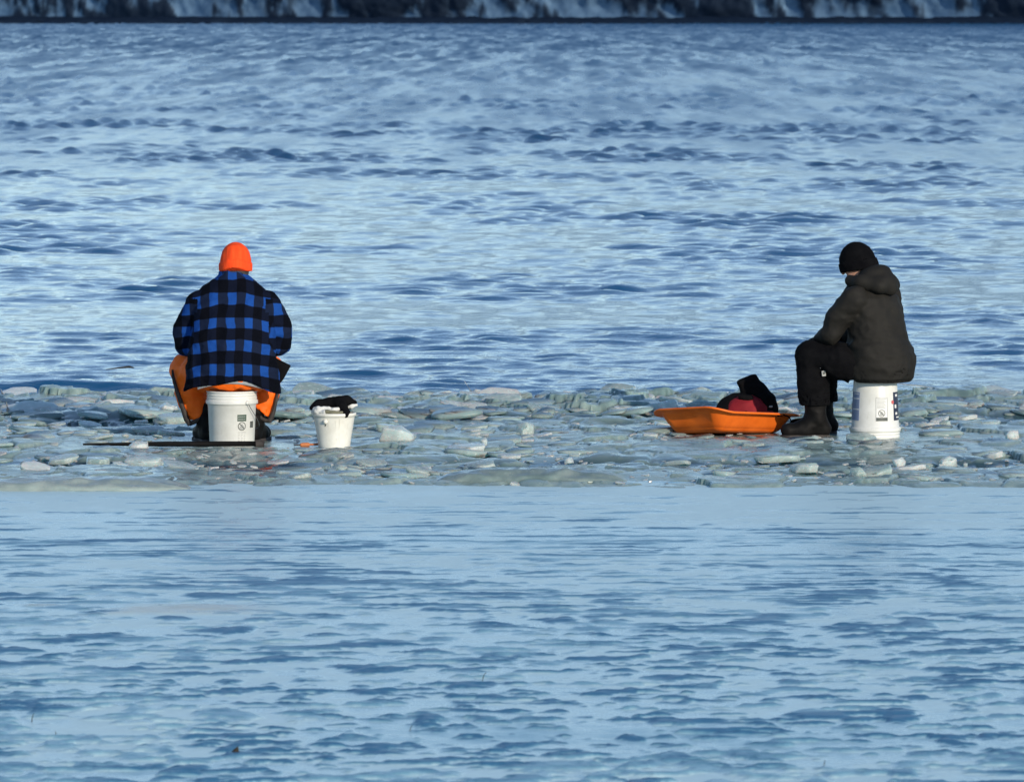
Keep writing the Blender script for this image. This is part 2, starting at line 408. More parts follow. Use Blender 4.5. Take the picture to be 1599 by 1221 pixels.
def belt_h(X, Y, ins):
    wx = X + .12 * (fbm2(X * 4, Y * 4) - .5); wy = Y + .25 * (fbm2(X * 3 + 5, Y * 3 + 2) - .5)
    h1, t1, e1 = voro(wx, wy, .34, .5, 1); h2, t2, e2 = voro(wx, wy, .14, .22, 2)
    back = sst(36.8, 38.0, Y); front = sst(34.0, 33.2, Y)
    rough = .35 + .65 * back
    Z = rough * (.075 * (h1 - .35) + .07 * t1 + .03 * (h2 - .5) + .035 * t2) + .012 * (fbm2(X * 6, Y * 6, 4) - .5)
    Z -= .03 * sst(.08, 0, e1) * rough
    # wet channels: one behind the people, one in front of them
    ch1 = sst(.55, .15, np.abs(Y - 36.9 - .5 * (fbm2(X * .8, Y * 0 + 1) - .5)))
    ch2 = sst(.50, .12, np.abs(Y - 33.55 - .5 * (fbm2(X * .9 + 7, Y * 0 + 4) - .5)))
    wet = np.clip(ch1 * .75 * sst(.35, .6, fbm2(X * 2.2, Y * 3 + 4, 3)) + ch2 * sst(.30, .52, fbm2(X * 2.5 + 8, Y * 4, 3)) + .35 * sst(.55, .72, fbm2(X * 3 + 2, Y * 3.5 + 7, 4)), 0, 1)
    Z = Z * (1 - .6 * wet) - .035 * wet * (ch1 + ch2).clip(0, 1)
    Z += .03 * back + .016 + .05 * (fbm2(X * 1.6 + 3, Y * 2.6 + 8, 3) - .5)
    Z += .035 * back * (fbm2(X * 3.2 + 1, Y * 4.5 + 2, 3) - .35)
    # ledges of both edges
    far = sst(38.8, 39.2, Y + .5 * (fbm2(X * 1.2, Y * 0 + 6, 3) - .5)); near = sst(32.25, 31.75, Y + .35 * (fbm2(X * .9, Y * 0 + 2, 3) - .5))
    Z = Z * (1 - far) - .12 * far; Z = Z * (1 - near) - .05 * near
    flat = 0
    for (x0, y0, r) in ((-1.69, 35.2, .5), (2.2, 35.7, .4), (-1.07, 34.87, .2), (1.35, 36.1, .45), (1.8, 35.8, .3), (-2.3, 34.95, .45), (-2.0, 34.95, .4), (-1.5, 34.95, .3)):
        flat = np.maximum(flat, sst(r * 1.5, r * .6, np.hypot(X - x0, Y - y0)))
    Z = Z * (1 - flat) + .004 * flat
    return Z * ins - .035 * (1 - ins), {'wet': wet * ins}
belt = sheet('ice_shelf', 600, 775, 310, lambda Y: Y * 0 + 4.6, 820, belt_h, M['belt'], None)

V = [(x, y, -.25) for y in np.linspace(-900, 1500, 9) for x in np.linspace(-1500, 1500, 9)]
setp(mk('frozen_lake', V, [(9 * j + i, 9 * j + i + 1, 9 * j + i + 10, 9 * j + i + 9) for j in range(8) for i in range(8)], varied('plain_ice', (.22, .36, .42), (.34, .46, .50), .4, .4)), kind='structure')

# far shore: rock bank with snow lying in its gullies
m = M['bluff'] = mat('hazed_bluff_rock', (.03, .03, .03), .9, .02)
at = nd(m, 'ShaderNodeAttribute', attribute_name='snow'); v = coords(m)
c = mixc(m, at.outputs['Fac'], ramp(m, noise_tex(m, v, .6, 5), [(.3, (.012, .022, .042)), (.7, (.028, .043, .070))]), ramp(m, noise_tex(m, v, .35, 4), [(.3, (.09, .17, .28)), (.7, (.18, .29, .42))])); lk(m, c, bs(m).inputs['Base Color'])  # blue haze painted into the rock tones, haze and shade into the snow
def make_bluff():
    nx, nz = 760, 80; u = np.concatenate([np.linspace(-320, -115, 80), np.linspace(-114, 114, nx - 160), np.linspace(115, 320, 80)]); t = np.linspace(0, 1, nz)
    U, T = np.meshgrid(u, t, indexing='ij'); H = T ** 2.2 * 30
    base = 868 - 1.25 * np.clip(U, -110, 110) + 8 * (fbm2(U * .01, U * 0 + 3, 3) - .5)
    rib = fbm2(U * .10 + H * .05, H * .10 + 3, 5, .55); rib2 = fbm2(U * .5 + 9 + H * .2, H * .2, 4)
    slope = .25
    Yb = base + H * slope - 5.0 * (rib - .5) * sst(0, 3, H) - 1.6 * (rib2 - .5) * sst(0, 1.5, H)
    mask = .62 * rib + .38 * rib2
    snow = sst(.54, .40, mask + .25 * (fbm2(U * 1.1, H * .25, 3) - .5)) * sst(.35, .85, H + .5 * (rib2 - .5))
    V = np.stack([U, Yb, H - .3], -1).reshape(-1, 3); i = np.arange(nx - 1)[:, None] * nz + np.arange(nz - 1)[None, :]
    F = np.stack([i, i + nz, i + nz + 1, i + 1], -1).reshape(-1, 4)
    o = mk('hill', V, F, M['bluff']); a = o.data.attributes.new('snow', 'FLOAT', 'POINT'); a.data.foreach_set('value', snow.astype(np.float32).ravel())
    setp(o, kind='structure')
    # land behind the crest and the dark stony beach at its foot
    X = np.linspace(-320, 320, 60); V = []; F = []
    for k, (dy, z) in enumerate(((7.4, 29.6), (120, 42), (900, 60), (2200, 40))):
        for x in X: V.append((x, 868 - 1.25 * float(np.clip(x, -110, 110)) + dy, z + 3 * math.sin(x * .03 + k)))
    n = len(X)
    for k in range(3):
        for q in range(n - 1): F.append((k * n + q, k * n + q + 1, (k + 1) * n + q + 1, (k + 1) * n + q))
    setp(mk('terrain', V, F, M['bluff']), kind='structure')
make_bluff()

def beach():
    X = np.linspace(-330, 330, 900); V = []; F = []
    prof = ((-3, -.4), (-1.5, .15), (0, .45), (2.5, .75), (6, .7), (170, .3))
    m_ = varied('hazed_shore_stones', (.008, .016, .034), (.016, .028, .050), .9, .95, .95, .3, .002, 0.0)  # stone tones blued and lifted to paint in distant haze
    for dy, z in prof:
        jz = fbm2(X * .9 + dy * 3, X * 0 + dy, 4)
        for x, j in zip(X, jz): V.append((x, 758 + .0 * x + dy + 3 * (j - .5), z * (.55 + .9 * j)))
    n = len(X)
    for k in range(len(prof) - 1):
        for q in range(n - 1): F.append((k * n + q, k * n + q + 1, (k + 1) * n + q + 1, (k + 1) * n + q))
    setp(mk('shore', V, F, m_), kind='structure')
beach()

# ------------------------------------------------------------------ ICE BLOCKS
def chunk_mesh(i, plate):
    r = random.Random(100 + i); bm = bmesh.new(); n = r.randint(9, 15)
    th = r.uniform(.16, .34) if plate else r.uniform(.55, .85)
    for k in range(n):
        a = 2 * PI * k / n + r.uniform(-.3, .3); q = r.uniform(.36, .52)
        for s in (-1, 1):
            if plate or r.random() < .8: bm.verts.new((math.cos(a) * q * r.uniform(.8, 1.05), math.sin(a) * q * r.uniform(.65, .95), s * th * .5 * r.uniform(.6, 1)))
    if not plate: bm.verts.new((r.uniform(-.15, .15), r.uniform(-.1, .1), th * .75))
    g = bmesh.ops.convex_hull(bm, input=bm.verts)
    bmesh.ops.delete(bm, geom=[v for v in bm.verts if not v.link_faces], context='VERTS')
    bmesh.ops.dissolve_limit(bm, angle_limit=R(14), verts=bm.verts, edges=bm.edges)
    bmesh.ops.bevel(bm, geom=list(bm.edges), offset=.03, segments=2, affect='EDGES', profile=.6)
    bmesh.ops.triangulate(bm, faces=bm.faces)
    if True:
        bmesh.ops.subdivide_edges(bm, edges=[e for e in bm.edges if e.calc_length() > .16], cuts=1, use_grid_fill=True)
        bmesh.ops.triangulate(bm, faces=bm.faces)
    for v in bm.verts:
        d = mnoise.noise_vector(v.co * 3.5 + Vector((i * 7.1, 0, 0))); v.co += d * .035
    me = bpy.data.meshes.new('ice_block'); bmesh.ops.recalc_face_normals(bm, faces=bm.faces); bm.to_mesh(me); bm.free()
    me.polygons.foreach_set('use_smooth', np.ones(len(me.polygons), dtype=bool))
    return me
plates = [chunk_mesh(i, True) for i in range(16)]; lumps = [chunk_mesh(50 + i, False) for i in range(10)]
def with_mat(ms, mt):
    out = []
    for q in ms:
        c = q.copy(); c.materials.clear(); c.materials.append(mt); out.append(c)
    return out
VAR = {('p', 0): with_mat(plates, M['ice']), ('p', 1): with_mat(plates, M['ice_pale']), ('l', 0): with_mat(lumps, M['ice']), ('l', 1): with_mat(lumps, M['ice_pale'])}
def ice_block(kind, pale, loc, size, rot, label, group=None, idx=None, name='ice_block'):
    ms = VAR[(kind, pale)]; me = ms[(idx if idx is not None else random.randrange(99)) % len(ms)]
    o = bpy.data.objects.new(name, me); C.objects.link(o); o.location = loc; o.scale = size; o.rotation_euler = rot
    return setp(o, label, 'ice block', group)
KEEP = [(-1.69, 35.15, .36), (2.2, 35.7, .34), (-1.07, 34.87, .22), (1.35, 36.1, .42), (1.78, 35.8, .3), (-2.2, 34.9, .30), (-2.5, 34.9, .30), (-1.9, 34.9, .30), (-2.35, 34.9, .28), (-2.05, 34.9, .28), (-1.6, 34.82, .26), (-1.25, 34.9, .24)]
# blocks one can pick out by eye: px, py of the base, width px, height px, kind, pale, label
SPECIAL = [
    (620, 697, 66, 34, 'l', 1, 'rounded pale ice boulder standing alone right of the small white bucket'),
    (213, 708, 44, 19, 'l', 1, 'pale ice lump lying in front of the long black bar'),
    (262, 706, 30, 10, 'p', 0, 'flat grey ice piece resting against the black bar near the man in plaid'),
    (1583, 690, 26, 20, 'l', 1, 'small white ice pyramid standing near the right edge of the ice belt'),
    (1406, 734, 26, 19, 'l', 1, 'little white ice tooth at the front edge below the upturned bucket'),
    (659, 737, 20, 8, 'p', 1, 'tiny pale ice flake by the dark water left of the long ice ridge'),
    (48, 652, 110, 24, 'p', 1, 'broad creamy ice slab at the far left of the jumbled ice'),
    (130, 642, 90, 26, 'p', 1, 'bluish tilted ice slab left of the man in plaid'),
    (588, 628, 60, 20, 'p', 1, 'thick pale ice slab just right of the heaped small bucket in the back row'),
    (650, 618, 62, 18, 'p', 0, 'flat topped grey ice slab at the water edge right of the small bucket'),
    (775, 620, 46, 22, 'l', 1, 'humped pale ice block at the water edge midway between the men'),
    (900, 632, 56, 26, 'p', 1, 'tilted white ice shard at the water edge left of the sled'),
    (735, 648, 76, 22, 'p', 1, 'wedge shaped bright ice slab in the middle of the back row'),
    (668, 640, 60, 20, 'p', 1, 'square ended pale ice slab beside the wedge shaped one'),
    (755, 700, 20, 16, 'l', 1, 'small bright triangular ice piece alone in the wet middle'),
    (1000, 632, 58, 22, 'p', 0, 'leaning grey ice slab behind the tip of the orange sled'),
    (1090, 622, 54, 22, 'l', 0, 'greyish ice hump behind the orange sled and left of the open bag'),
    (1235, 624, 60, 26, 'p', 1, 'pale ice slab between the open bag and the seated man in black'),
    (1318, 622, 50, 24, 'p', 1, 'upright bluish ice slab under the thigh of the man in black'),
    (1476, 604, 24, 22, 'l', 1, 'little block of pale ice sticking up right of the upturned bucket'),
    (1475, 632, 100, 22, 'p', 0, 'wide flat grey ice slab right of the upturned bucket'),
    (1560, 628, 90, 26, 'p', 0, 'dark edged grey ice slab at the right end of the back row'),
    (52, 740, 60, 20, 'p', 1, 'bluish oval ice plate at the front left edge by dark water'),
    (150, 746, 52, 10, 'p', 1, 'thin white ice splinter lying along the left front edge'),
    (1365, 692, 14, 9, 'l', 1, 'small bright ice nub in front of the black boot heel'),
    (1350, 693, 74, 17, 'l', 0, 'low grey ice hump hiding the lower rim of the upturned bucket'),
    (278, 624, 30, 18, 'l', 1, 'bright white ice lump beside the left knee of the man in plaid'),
    (465, 628, 62, 22, 'p', 1, 'grey white ice slab between the man in plaid and the small bucket'),
]
for k, (px, py, wp, hp, kd, pale, lab) in enumerate(SPECIAL):
    x, y = pix(px, max(py, 627)); s = FPX / y; wm, hm = wp / s, hp / s
    if kd == 'p': size = (wm, wm * .75, hm * 1.5); rot = (R(random.uniform(14, 30)), R(random.uniform(-10, 10)), random.uniform(-.5, .5))
    else: size = (wm * 1.05, wm * .9, hm * 1.25); rot = (R(random.uniform(-12, 12)), R(random.uniform(-14, 14)), random.uniform(0, 6))
    ice_block(kd, pale, (x, y + wm * .2, hm * .36), size, rot, lab, idx=k)
ZONES = [('grey ice chunk in the jumbled back row along the open water', 'ice chunks heaped along the open water', 37.4, 39.2, 150, (.08, .36), (6, 28)),
         ('low ice chunk in the wet middle of the ice belt level with the buckets', 'ice chunks around the buckets and sled', 34.4, 37.6, 75, (.07, .30), (2, 14)),
         ('ice chunk along the front edge of the ice belt beside dark water', 'ice chunks along the front edge', 32.4, 34.3, 55, (.06, .30), (3, 16))]
for lab, grp, y0, y1, n, (s0, s1), (t0, t1) in ZONES:
    k = 0
    while k < n:
        y = random.uniform(y0, y1); x = random.uniform(-.100, .100) * y; s = s0 + (s1 - s0) * random.random() ** 1.8
        if any(math.hypot(x - a, y - b) < r + s * .4 for a, b, r in KEEP): continue
        if abs(y - 36.9) < .3 and random.random() < .6: continue
        plate = random.random() < .9; pale = 1 if random.random() < (.48 if y0 > 37 else .3) else 0
        if plate: size = (s, s * random.uniform(.6, 1), s * random.uniform(.4, .75)); rot = (R(random.uniform(t0, t1) * random.choice((1, 1, 1, -1))), R(random.uniform(-12, 12)), random.uniform(-.9, .9)); z = .03 + .05 * s
        else: size = (s * .8, s * .7, s * .55); rot = (R(random.uniform(-15, 15)), R(random.uniform(-15, 15)), random.uniform(0, 6)); z = .02 + .08 * s
        if y0 < 37: z *= .55
        px = 799.5 + x * FPX / y
        where = ('left of the man in plaid' if px < 262 else 'between plaid man and small bucket' if px < 500 else 'right of the small bucket' if px < 760 else 'left of the orange sled' if px < 1010 else 'by the orange sled' if px < 1250 else 'by the man in black' if px < 1425 else 'right of the upturned bucket')
        what = ('pale' if pale else 'grey') + (' ice slab ' if plate and s > .2 else ' ice plate ' if plate else ' ice lump ')
        row = {0: 'in the back row ', 1: 'in the wet middle row ', 2: 'in the front row '}[[q[0] for q in ZONES].index(lab)]
        ice_block('p' if plate else 'l', pale, (x, y, z), size, rot, what + row + where, grp); k += 1

# slabs past the first few hundred: one mass of rubble
def rubble():
    rr = random.Random(5); V = []; F = []
    base = []
    for i in range(10):
        bm = bmesh.new(); n = rr.randint(6, 9)
        for k in range(n):
            a = 2 * PI * k / n + rr.uniform(-.35, .35); q = rr.uniform(.34, .55)
            for s_ in (-1, 1): bm.verts.new((math.cos(a) * q * rr.uniform(.85, 1.05), math.sin(a) * q * .85, s_ * .14 * rr.uniform(.6, 1)))
        bmesh.ops.convex_hull(bm, input=bm.verts); bmesh.ops.delete(bm, geom=[v for v in bm.verts if not v.link_faces], context='VERTS')
        bmesh.ops.dissolve_limit(bm, angle_limit=R(18), verts=bm.verts, edges=bm.edges); bmesh.ops.bevel(bm, geom=list(bm.edges), offset=.035, segments=2, affect='EDGES')
        bm.verts.index_update(); bmesh.ops.recalc_face_normals(bm, faces=bm.faces)
        base.append(([v.co.copy() for v in bm.verts], [[v.index for v in f.verts] for f in bm.faces])); bm.free()
    for k in range(1900):
        back = rr.random() < .5
        y = rr.uniform(37.0, 39.1) if back else rr.uniform(32.5, 37.6); x = rr.uniform(-.115, .115) * y; s_ = (.05 + .42 * rr.random() ** 2.2) * (1 if back else .9)
        if any(math.hypot(x - a, y - b) < r * .8 + s_ * .4 for a, b, r in KEEP): continue
        if (abs(y - 33.65) < .5 and rr.random() < .75) or (abs(y - 36.9) < .35 and rr.random() < .7): continue
        vs, fs = rr.choice(base); mt = Matrix.Translation((x, y, (.015 if back else .004) + rr.random() * (.035 if back else .014))) @ Matrix.Rotation(rr.uniform(-1.2, 1.2), 4, 'Z') @ Matrix.Rotation(R(rr.uniform(0, 16 if back else 9)), 4, 'X') @ Matrix.Rotation(R(rr.uniform(-7, 7)), 4, 'Y') @ Matrix.Diagonal((s_, s_ * rr.uniform(.6, 1), s_ * rr.uniform(.22, .42), 1))
        b0 = len(V); V += [mt @ v for v in vs]; F += [[b0 + q for q in f_] for f_ in fs]
    o = mk('ice_rubble', V, F, M['rubble'], None, True); setp(o, 'mass of flat broken ice plates frozen together across the ice belt', 'ice rubble', kind='stuff')
M['rubble'] = ice_mat('rubble_ice', (.25, .34, .34), (.38, .47, .45), (.52, .61, .58), .8)
gn = nd(M['rubble'], 'ShaderNodeNewGeometry'); hs = nd(M['rubble'], 'ShaderNodeHueSaturation'); lk(M['rubble'], mth(M['rubble'], 'ADD', mth(M['rubble'], 'MULTIPLY', gn.outputs['Random Per Island'], .7), .65), hs.inputs['Value'])
lk(M['rubble'], bs(M['rubble']).inputs['Base Color'].links[0].from_socket, hs.inputs['Color']); lk(M['rubble'], hs.outputs[0], bs(M['rubble']).inputs['Base Color'])
rubble()

# the numberless small splinters
def fragments():
    V = []; F = []
    for k in range(1900):
        y = random.uniform(32.1, 38.9); x = random.uniform(-.12, .12) * y
        s = .008 + .028 * random.random() ** 2.5
        if y > 37.5: s *= 1.4
        if any(math.hypot(x - a, y - b) < r * .75 for a, b, r in KEEP): continue
        b0 = len(V); n = random.randint(5, 7); rx, ry = random.uniform(-.35, .35), random.uniform(-.2, .35); t = s * random.uniform(.15, .45); rad = [s * random.uniform(.6, 1.2) for _ in range(n)]; z0 = .006 + random.random() * .010
        for lev, sc in ((-.5, 1), (.5, .8)):
            for q in range(n):
                a = 2 * PI * q / n; px, py = math.cos(a) * rad[q] * sc, math.sin(a) * rad[q] * sc * .8
                V.append((x + px, y + py, z0 + lev * t + px * rx + py * ry))
        for q in range(n): F.append((b0 + q, b0 + (q + 1) % n, b0 + n + (q + 1) % n, b0 + n + q))
        F.append(tuple(range(b0 + n, b0 + 2 * n)))
    o = mk('ice_splinters', V, F, M['ice'], None, False)
    setp(o, 'countless small ice splinters strewn over the jumbled ice belt', 'ice splinters', kind='stuff')
fragments()

M['ridge'] = ice_mat('ridge_ice', (.14, .20, .20), (.23, .29, .28), (.34, .40, .38), .3, .28, .0)
def ridge(px0, px1, py_base, hp, depth, label, seed):
    x0, y = pix(px0, py_base); x1, _ = pix(px1, py_base); L = x1 - x0; hm = hp / (FPX / y); cx = (x0 + x1) / 2
    n, q = 90, 18; V = []; F = []
    for i in range(n + 1):
        t = i / n * 2 - 1; env = max(0, 1 - abs(t) ** 3.5) ** .6
        for j in range(q + 1):
            a = PI * j / q; jx = mnoise.noise(Vector((t * 5 + seed, j * .35, 0))); jj = mnoise.noise(Vector((t * 16 + seed, j * .6, 4)))
            r = env * (1 + .22 * jx + .06 * jj)
            V.append((t * L / 2, -math.cos(a) * depth * (.35 + .65 * env) * (1 + .15 * jx), math.sin(a) ** .75 * hm * r - .012))
    for i in range(n):
        for j in range(q): b = i * (q + 1) + j; F.append((b, b + 1, b + q + 2, b + q + 1))
    setp(mk('ice_ridge', V, F, M['ridge'], None, True, (cx, y + depth, 0)), label, 'ice ridge')
ridge(676, 985, 757, 24, .20, 'long smooth grey ice ridge lying at the front edge midway between the men', 3)
ridge(-60, 296, 768, 20, .22, 'low smooth grey green ice ridge at the left front edge of the ice', 11)

# ------------------------------------------------------------------ more materials
def white_plastic(name, c0, c1):
    m = mat(name, c0, .38, .45); v = coords(m)
    f = noise_tex(m, v, 5, 6, .65); f2 = noise_tex(m, coords(m, (14, 14, 3)), 4, 4)
    c = ramp(m, f, [(.35, c1), (.6, c0)]); c = mixc(m, mth(m, 'MULTIPLY', ramp(m, f2, [(.62, (0,) * 3), (.75, (1,) * 3)]), .35), c, (.42, .40, .35)); lk(m, c, bs(m).inputs['Base Color'])
    bump(m, f, .1, .003); return m
M['pail'] = white_plastic('white_pail', (.74, .74, .71), (.62, .62, .58))
M['pail2'] = white_plastic('scuffed_pail', (.80, .79, .73), (.66, .64, .57))
M['steel'] = mat('wire_steel', (.30, .30, .30), .35, .5, Metallic=.9)
M['ink'] = mat('label_ink', (.06, .07, .065), .5); M['ink_green'] = mat('label_green', (.05, .085, .06), .5); M['ink_grey'] = mat('label_grey', (.34, .35, .34), .55)
M['ink_navy'] = mat('label_navy', (.02, .028, .06), .5); M['ink_blue'] = mat('label_blue', (.22, .28, .42), .5); M['ink_red'] = mat('label_red', (.55, .12, .12), .5); M['ink_white'] = mat('label_white', (.72, .72, .70), .5)
M['orange_knit'] = varied('orange_knit', (.92, .068, .014), (1.0, .095, .020), 40, .8, 95, .9, .006, .1, 3, (1, 1, .12))
M['orange_cloth'] = varied('orange_cloth', (.95, .135, .006), (1.0, .17, .010), 8, .6, 25, .35, .006, .25)
M['trim'] = varied('dark_trim', (.025, .022, .022), (.06, .05, .045), 20, .7)
M['black_cloth'] = varied('black_cloth', (.003, .003, .004), (.007, .007, .008), 10, .85, 40, .4, .004, .06)
M['black_knit'] = varied('black_knit', (.003, .003, .004), (.006, .006, .007), 20, .9, 120, .5, .003, .05)
M['black_rubber'] = varied('black_rubber', (.004, .004, .004), (.011, .010, .010), 9, .6, 20, .3, .004, .10)
M['brown_cloth'] = varied('brown_cloth', (.011, .0102, .0090), (.018, .0165, .0142), 7, .75, 30, .4, .005, .2)
M['skin'] = varied('skin', (.42, .22, .15), (.50, .28, .20), 14, .55)
M['sled'] = varied('orange_plastic', (.70, .125, .010), (.90, .185, .018), 9, .45, 6, .25, .006, .3)
M['red_cloth'] = varied('red_cloth', (.16, .008, .014), (.26, .016, .024), 10, .7, 50, .3, .003, .2)
M['rag_white'] = varied('white_rag', (.55, .55, .52), (.72, .72, .70), 12, .85, 40, .5, .004, .1)
M['rag_olive'] = varied('olive_rag', (.12, .12, .08), (.22, .21, .15), 12, .85)
M['wood'] = varied('orange_wood', (.42, .14, .05), (.55, .20, .08), 30, .6)
M['straw'] = varied('dry_stalk', (.014, .013, .011), (.035, .030, .024), 30, .8)

# blue plaid
m = M['plaid'] = mat('blue_plaid', (.1, .1, .3), .9, .04)
uv = nd(m, 'ShaderNodeUVMap', uv_map='plaid'); sx = nd(m, 'ShaderNodeSeparateXYZ'); lk(m, uv.outputs[0], sx.inputs[0])
nz = noise_tex(m, coords(m), 60, 2)
def stripe(sock):
    fr = mth(m, 'FRACT', mth(m, 'ADD', sock, mth(m, 'MULTIPLY', mth(m, 'SUBTRACT', nz, .5), .03)))
    return ramp(m, fr, [(.0, (0, 0, 0)), (.03, (1, 1, 1)), (.47, (1, 1, 1)), (.5, (0, 0, 0))])
su, sv = stripe(sx.outputs[0]), stripe(sx.outputs[1])
lightrow = mixc(m, su, (.009, .016, .042), (.011, .070, .32)); darkrow = mixc(m, su, (.0014, .0018, .004), (.0040, .0065, .018))
c = mixc(m, sv, darkrow, lightrow); c = mixc(m, mth(m, 'MULTIPLY', noise_tex(m, coords(m), 140, 3), .35), c, (.01, .012, .02)); lk(m, c, bs(m).inputs['Base Color'])
bump(m, noise_tex(m, coords(m), 90, 3), .4, .003)
bs(m).inputs['Sheen Weight'].default_value = .0

# ------------------------------------------------------------------ BUCKETS
def patch(name, parent, rf, a0, a1, z0, z1, mt, off=.0012, n=10):
    """thin print wrapped on the pail wall; angles in degrees, 0 towards the camera, positive to the right"""
    V = []; F = []
    for i in range(n + 1):
        a = R(a0 + (a1 - a0) * i / n)
        for z in (z0, z1):
            for o_ in (.0, off): r = rf(z) + o_; V.append((r * math.sin(a), -r * math.cos(a), z))
    for i in range(n):
        b = i * 4; F += [(b + 1, b + 5, b + 7, b + 3), (b + 2, b + 3, b + 7, b + 6), (b, b + 4, b + 5, b + 1)]
    F += [(0, 1, 3, 2), (n * 4, n * 4 + 2, n * 4 + 3, n * 4 + 1)]
    return mk(name, V, F, mt, parent, False)
def ringprint(name, parent, rf, ac, zc, rad, wdt, mt, slash=True, off=.0016):
    V = []; F = []; n = 36
    def P(dx, dz): r = rf(zc + dz) + off; a = R(ac) + dx / r; return (r * math.sin(a), -r * math.cos(a), zc + dz)
    for i in range(n):
        t = 2 * PI * i / n
        for q in (rad, rad - wdt): V.append(P(q * math.cos(t), q * math.sin(t)))
    for i in range(n): k = (i + 1) % n; F.append((2 * i, 2 * k, 2 * k + 1, 2 * i + 1))
    if slash:
        b = len(V); c = math.cos(PI / 4)
        for i in range(7):
            s = (i / 6 * 2 - 1) * (rad - wdt * .5)
            V.append(P(-s * c + wdt * .4, s * c + wdt * .4)); V.append(P(-s * c - wdt * .4, s * c - wdt * .4))
        for i in range(6): F.append((b + 2 * i, b + 2 * i + 1, b + 2 * i + 3, b + 2 * i + 2))
    return mk(name, V, F, mt, parent, False)
def blob_print(name, parent, rf, ac, zc, pts, mt, off=.0014):
    V = []
    for dx, dz in pts: r = rf(zc + dz) + off; a = R(ac) + dx / r; V.append((r * math.sin(a), -r * math.cos(a), zc + dz))
    return mk(name, V, [tuple(range(len(V)))], mt, parent, False)
PAIL = [(0, .008), (.118, .008), (.126, .0), (.131, .003), (.133, .01), (.1455, .285), (.1475, .287), (.148, .293), (.1565, .295), (.1575, .300), (.1575, .312), (.1565, .318), (.1500, .319), (.1500, .326), (.1525, .328), (.1525, .333), (.1500, .335), (.1505, .345), (.1525, .347), (.1525, .352), (.150, .354), (.1505, .362), (.1545, .365), (.1550, .371), (.152, .374), (.147, .372), (.1455, .30), (.128, .014), (0, .012)]
def rpail(z): return .1325 + (.1455 - .1325) * (z - .01) / .275
def pail(label, loc, flip=False):
    root = empty('bucket', loc); setp(root, label, 'bucket')
    prof = [(r, (.374 - z)) for r, z in PAIL] if flip else PAIL
    lathe('bucket_wall', prof, M['pail'], root, 72); return root
b1 = pail('white pail with wire handle and printed warning, under the man in plaid', (-1.691, 35.10, -.045))
for sgn in (1, -1):
    a = R(38) if sgn > 0 else R(218); r = .158; p = (r * math.sin(a), -r * math.cos(a), .306)
    o = lathe('handle_boss', [(0, .012), (.008, .011), (.012, .004), (.012, 0)], M['pail'], b1, 16, p); o.rotation_euler = (PI / 2, 0, a)
pts = []
for i in range(25):
    t = i / 24; a = R(38 + 180 * t); dz = math.sin(PI * t); r = .167 - .004 * dz
    pts.append((r * math.sin(a), -r * math.cos(a), .306 - .17 * math.sin(PI * t) ** .8))
tube('handle', pts, .0022, M['steel'], b1, 6)
lab = patch('warning_label', b1, rpail, 16, 40, .195, .235, M['ink_green'])
for k, z in enumerate((.222, .207)):
    for q in range(4): patch('print_line', lab, rpail, 18 + q * 5, 21.6 + q * 5, z - .0022, z + .0022, M['ink_grey'], .0022, 3)
rp = ringprint('warning_sign', b1, rpail, 28, .165, .026, .0042, M['ink'])
blob_print('pictogram', rp, rpail, 28, .165, [(-.012, -.02), (.012, -.02), (.016, -.002), (.009, .004), (.004, .014), (-.006, .013), (-.009, .003), (-.017, -.006)], M['ink_grey'])
t_ = patch('fine_print', b1, rpail, 17, 40, .128, .130, M['ink_grey'])
for k in range(7):
    for q in range(3): patch('print_line', t_, rpail, 17 + q * 8 + (k % 2), 23 + q * 8 - (k * q) % 3, .121 - k * .009, .123 - k * .009, M['ink_grey'], .0014, 4)
bc = patch('barcode', b1, rpail, 52, 66, .150, .196, M['ink_white'])
for k in range(9): patch('bar', bc, rpail, 52.4 + k * 1.5, 53.1 + k * 1.5 + (k % 3) * .2, .153, .193, M['ink'], .0022, 1)

b2 = pail('white pail standing upside down under the man in black', (2.227, 35.65, -.012), True)
def rp2(z): return rpail(.374 - z)
lab = patch('warning_label', b2, rp2, -2, 29, .125, .268, M['ink_white'], .001)
for a0, a1, z0, z1 in ((-2, -.8, .125, .268), (27.8, 29, .125, .268), (-.8, 27.8, .2655, .268)): patch('label_border', lab, rp2, a0, a1, z0, z1, M['ink_grey'], .0018, 4)
patch('label_band', lab, rp2, -.8, 27.8, .125, .146, M['ink'], .0018)
for k in range(8): patch('print_line', lab, rp2, 1, 26 - (k * 5) % 8, .257 - k * .0078, .260 - k * .0078, M['ink_grey'], .0018, 5)
rp = ringprint('warning_sign', lab, rp2, 13, .172, .022, .0036, M['ink'], True, .0022)
blob_print('pictogram', lab, rp2, 13, .172, [(-.010, -.014), (.010, -.014), (.012, 0), (.006, .004), (.002, .012), (-.006, .009), (-.011, .0)], M['ink_grey'], .0018)
pn = patch('printed_panel', b2, rp2, 49, 92, .125, .298, M['ink_navy'])
for a0, a1, z0, z1 in ((56, 66, .16, .175), (54, 62, .20, .222), (58, 70, .27, .285), (60, 80, .14, .148)): patch('print_mark', pn, rp2, a0, a1, z0, z1, M['ink_white'], .002, 4)
blob_print('print_spot', b2, rp2, 46, .238, [(.012 * math.cos(i * PI / 8), .012 * math.sin(i * PI / 8)) for i in range(16)], M['ink_red'])
pn = patch('printed_panel', b2, rp2, -92, -47, .125, .298, M['ink_blue'])
for a0, a1, z0, z1 in ((-75, -49, .19, .197), (-75, -49, .255, .262), (-70, -52, .285, .290)): patch('print_mark', pn, rp2, a0, a1, z0, z1, M['ink_white'], .002, 4)

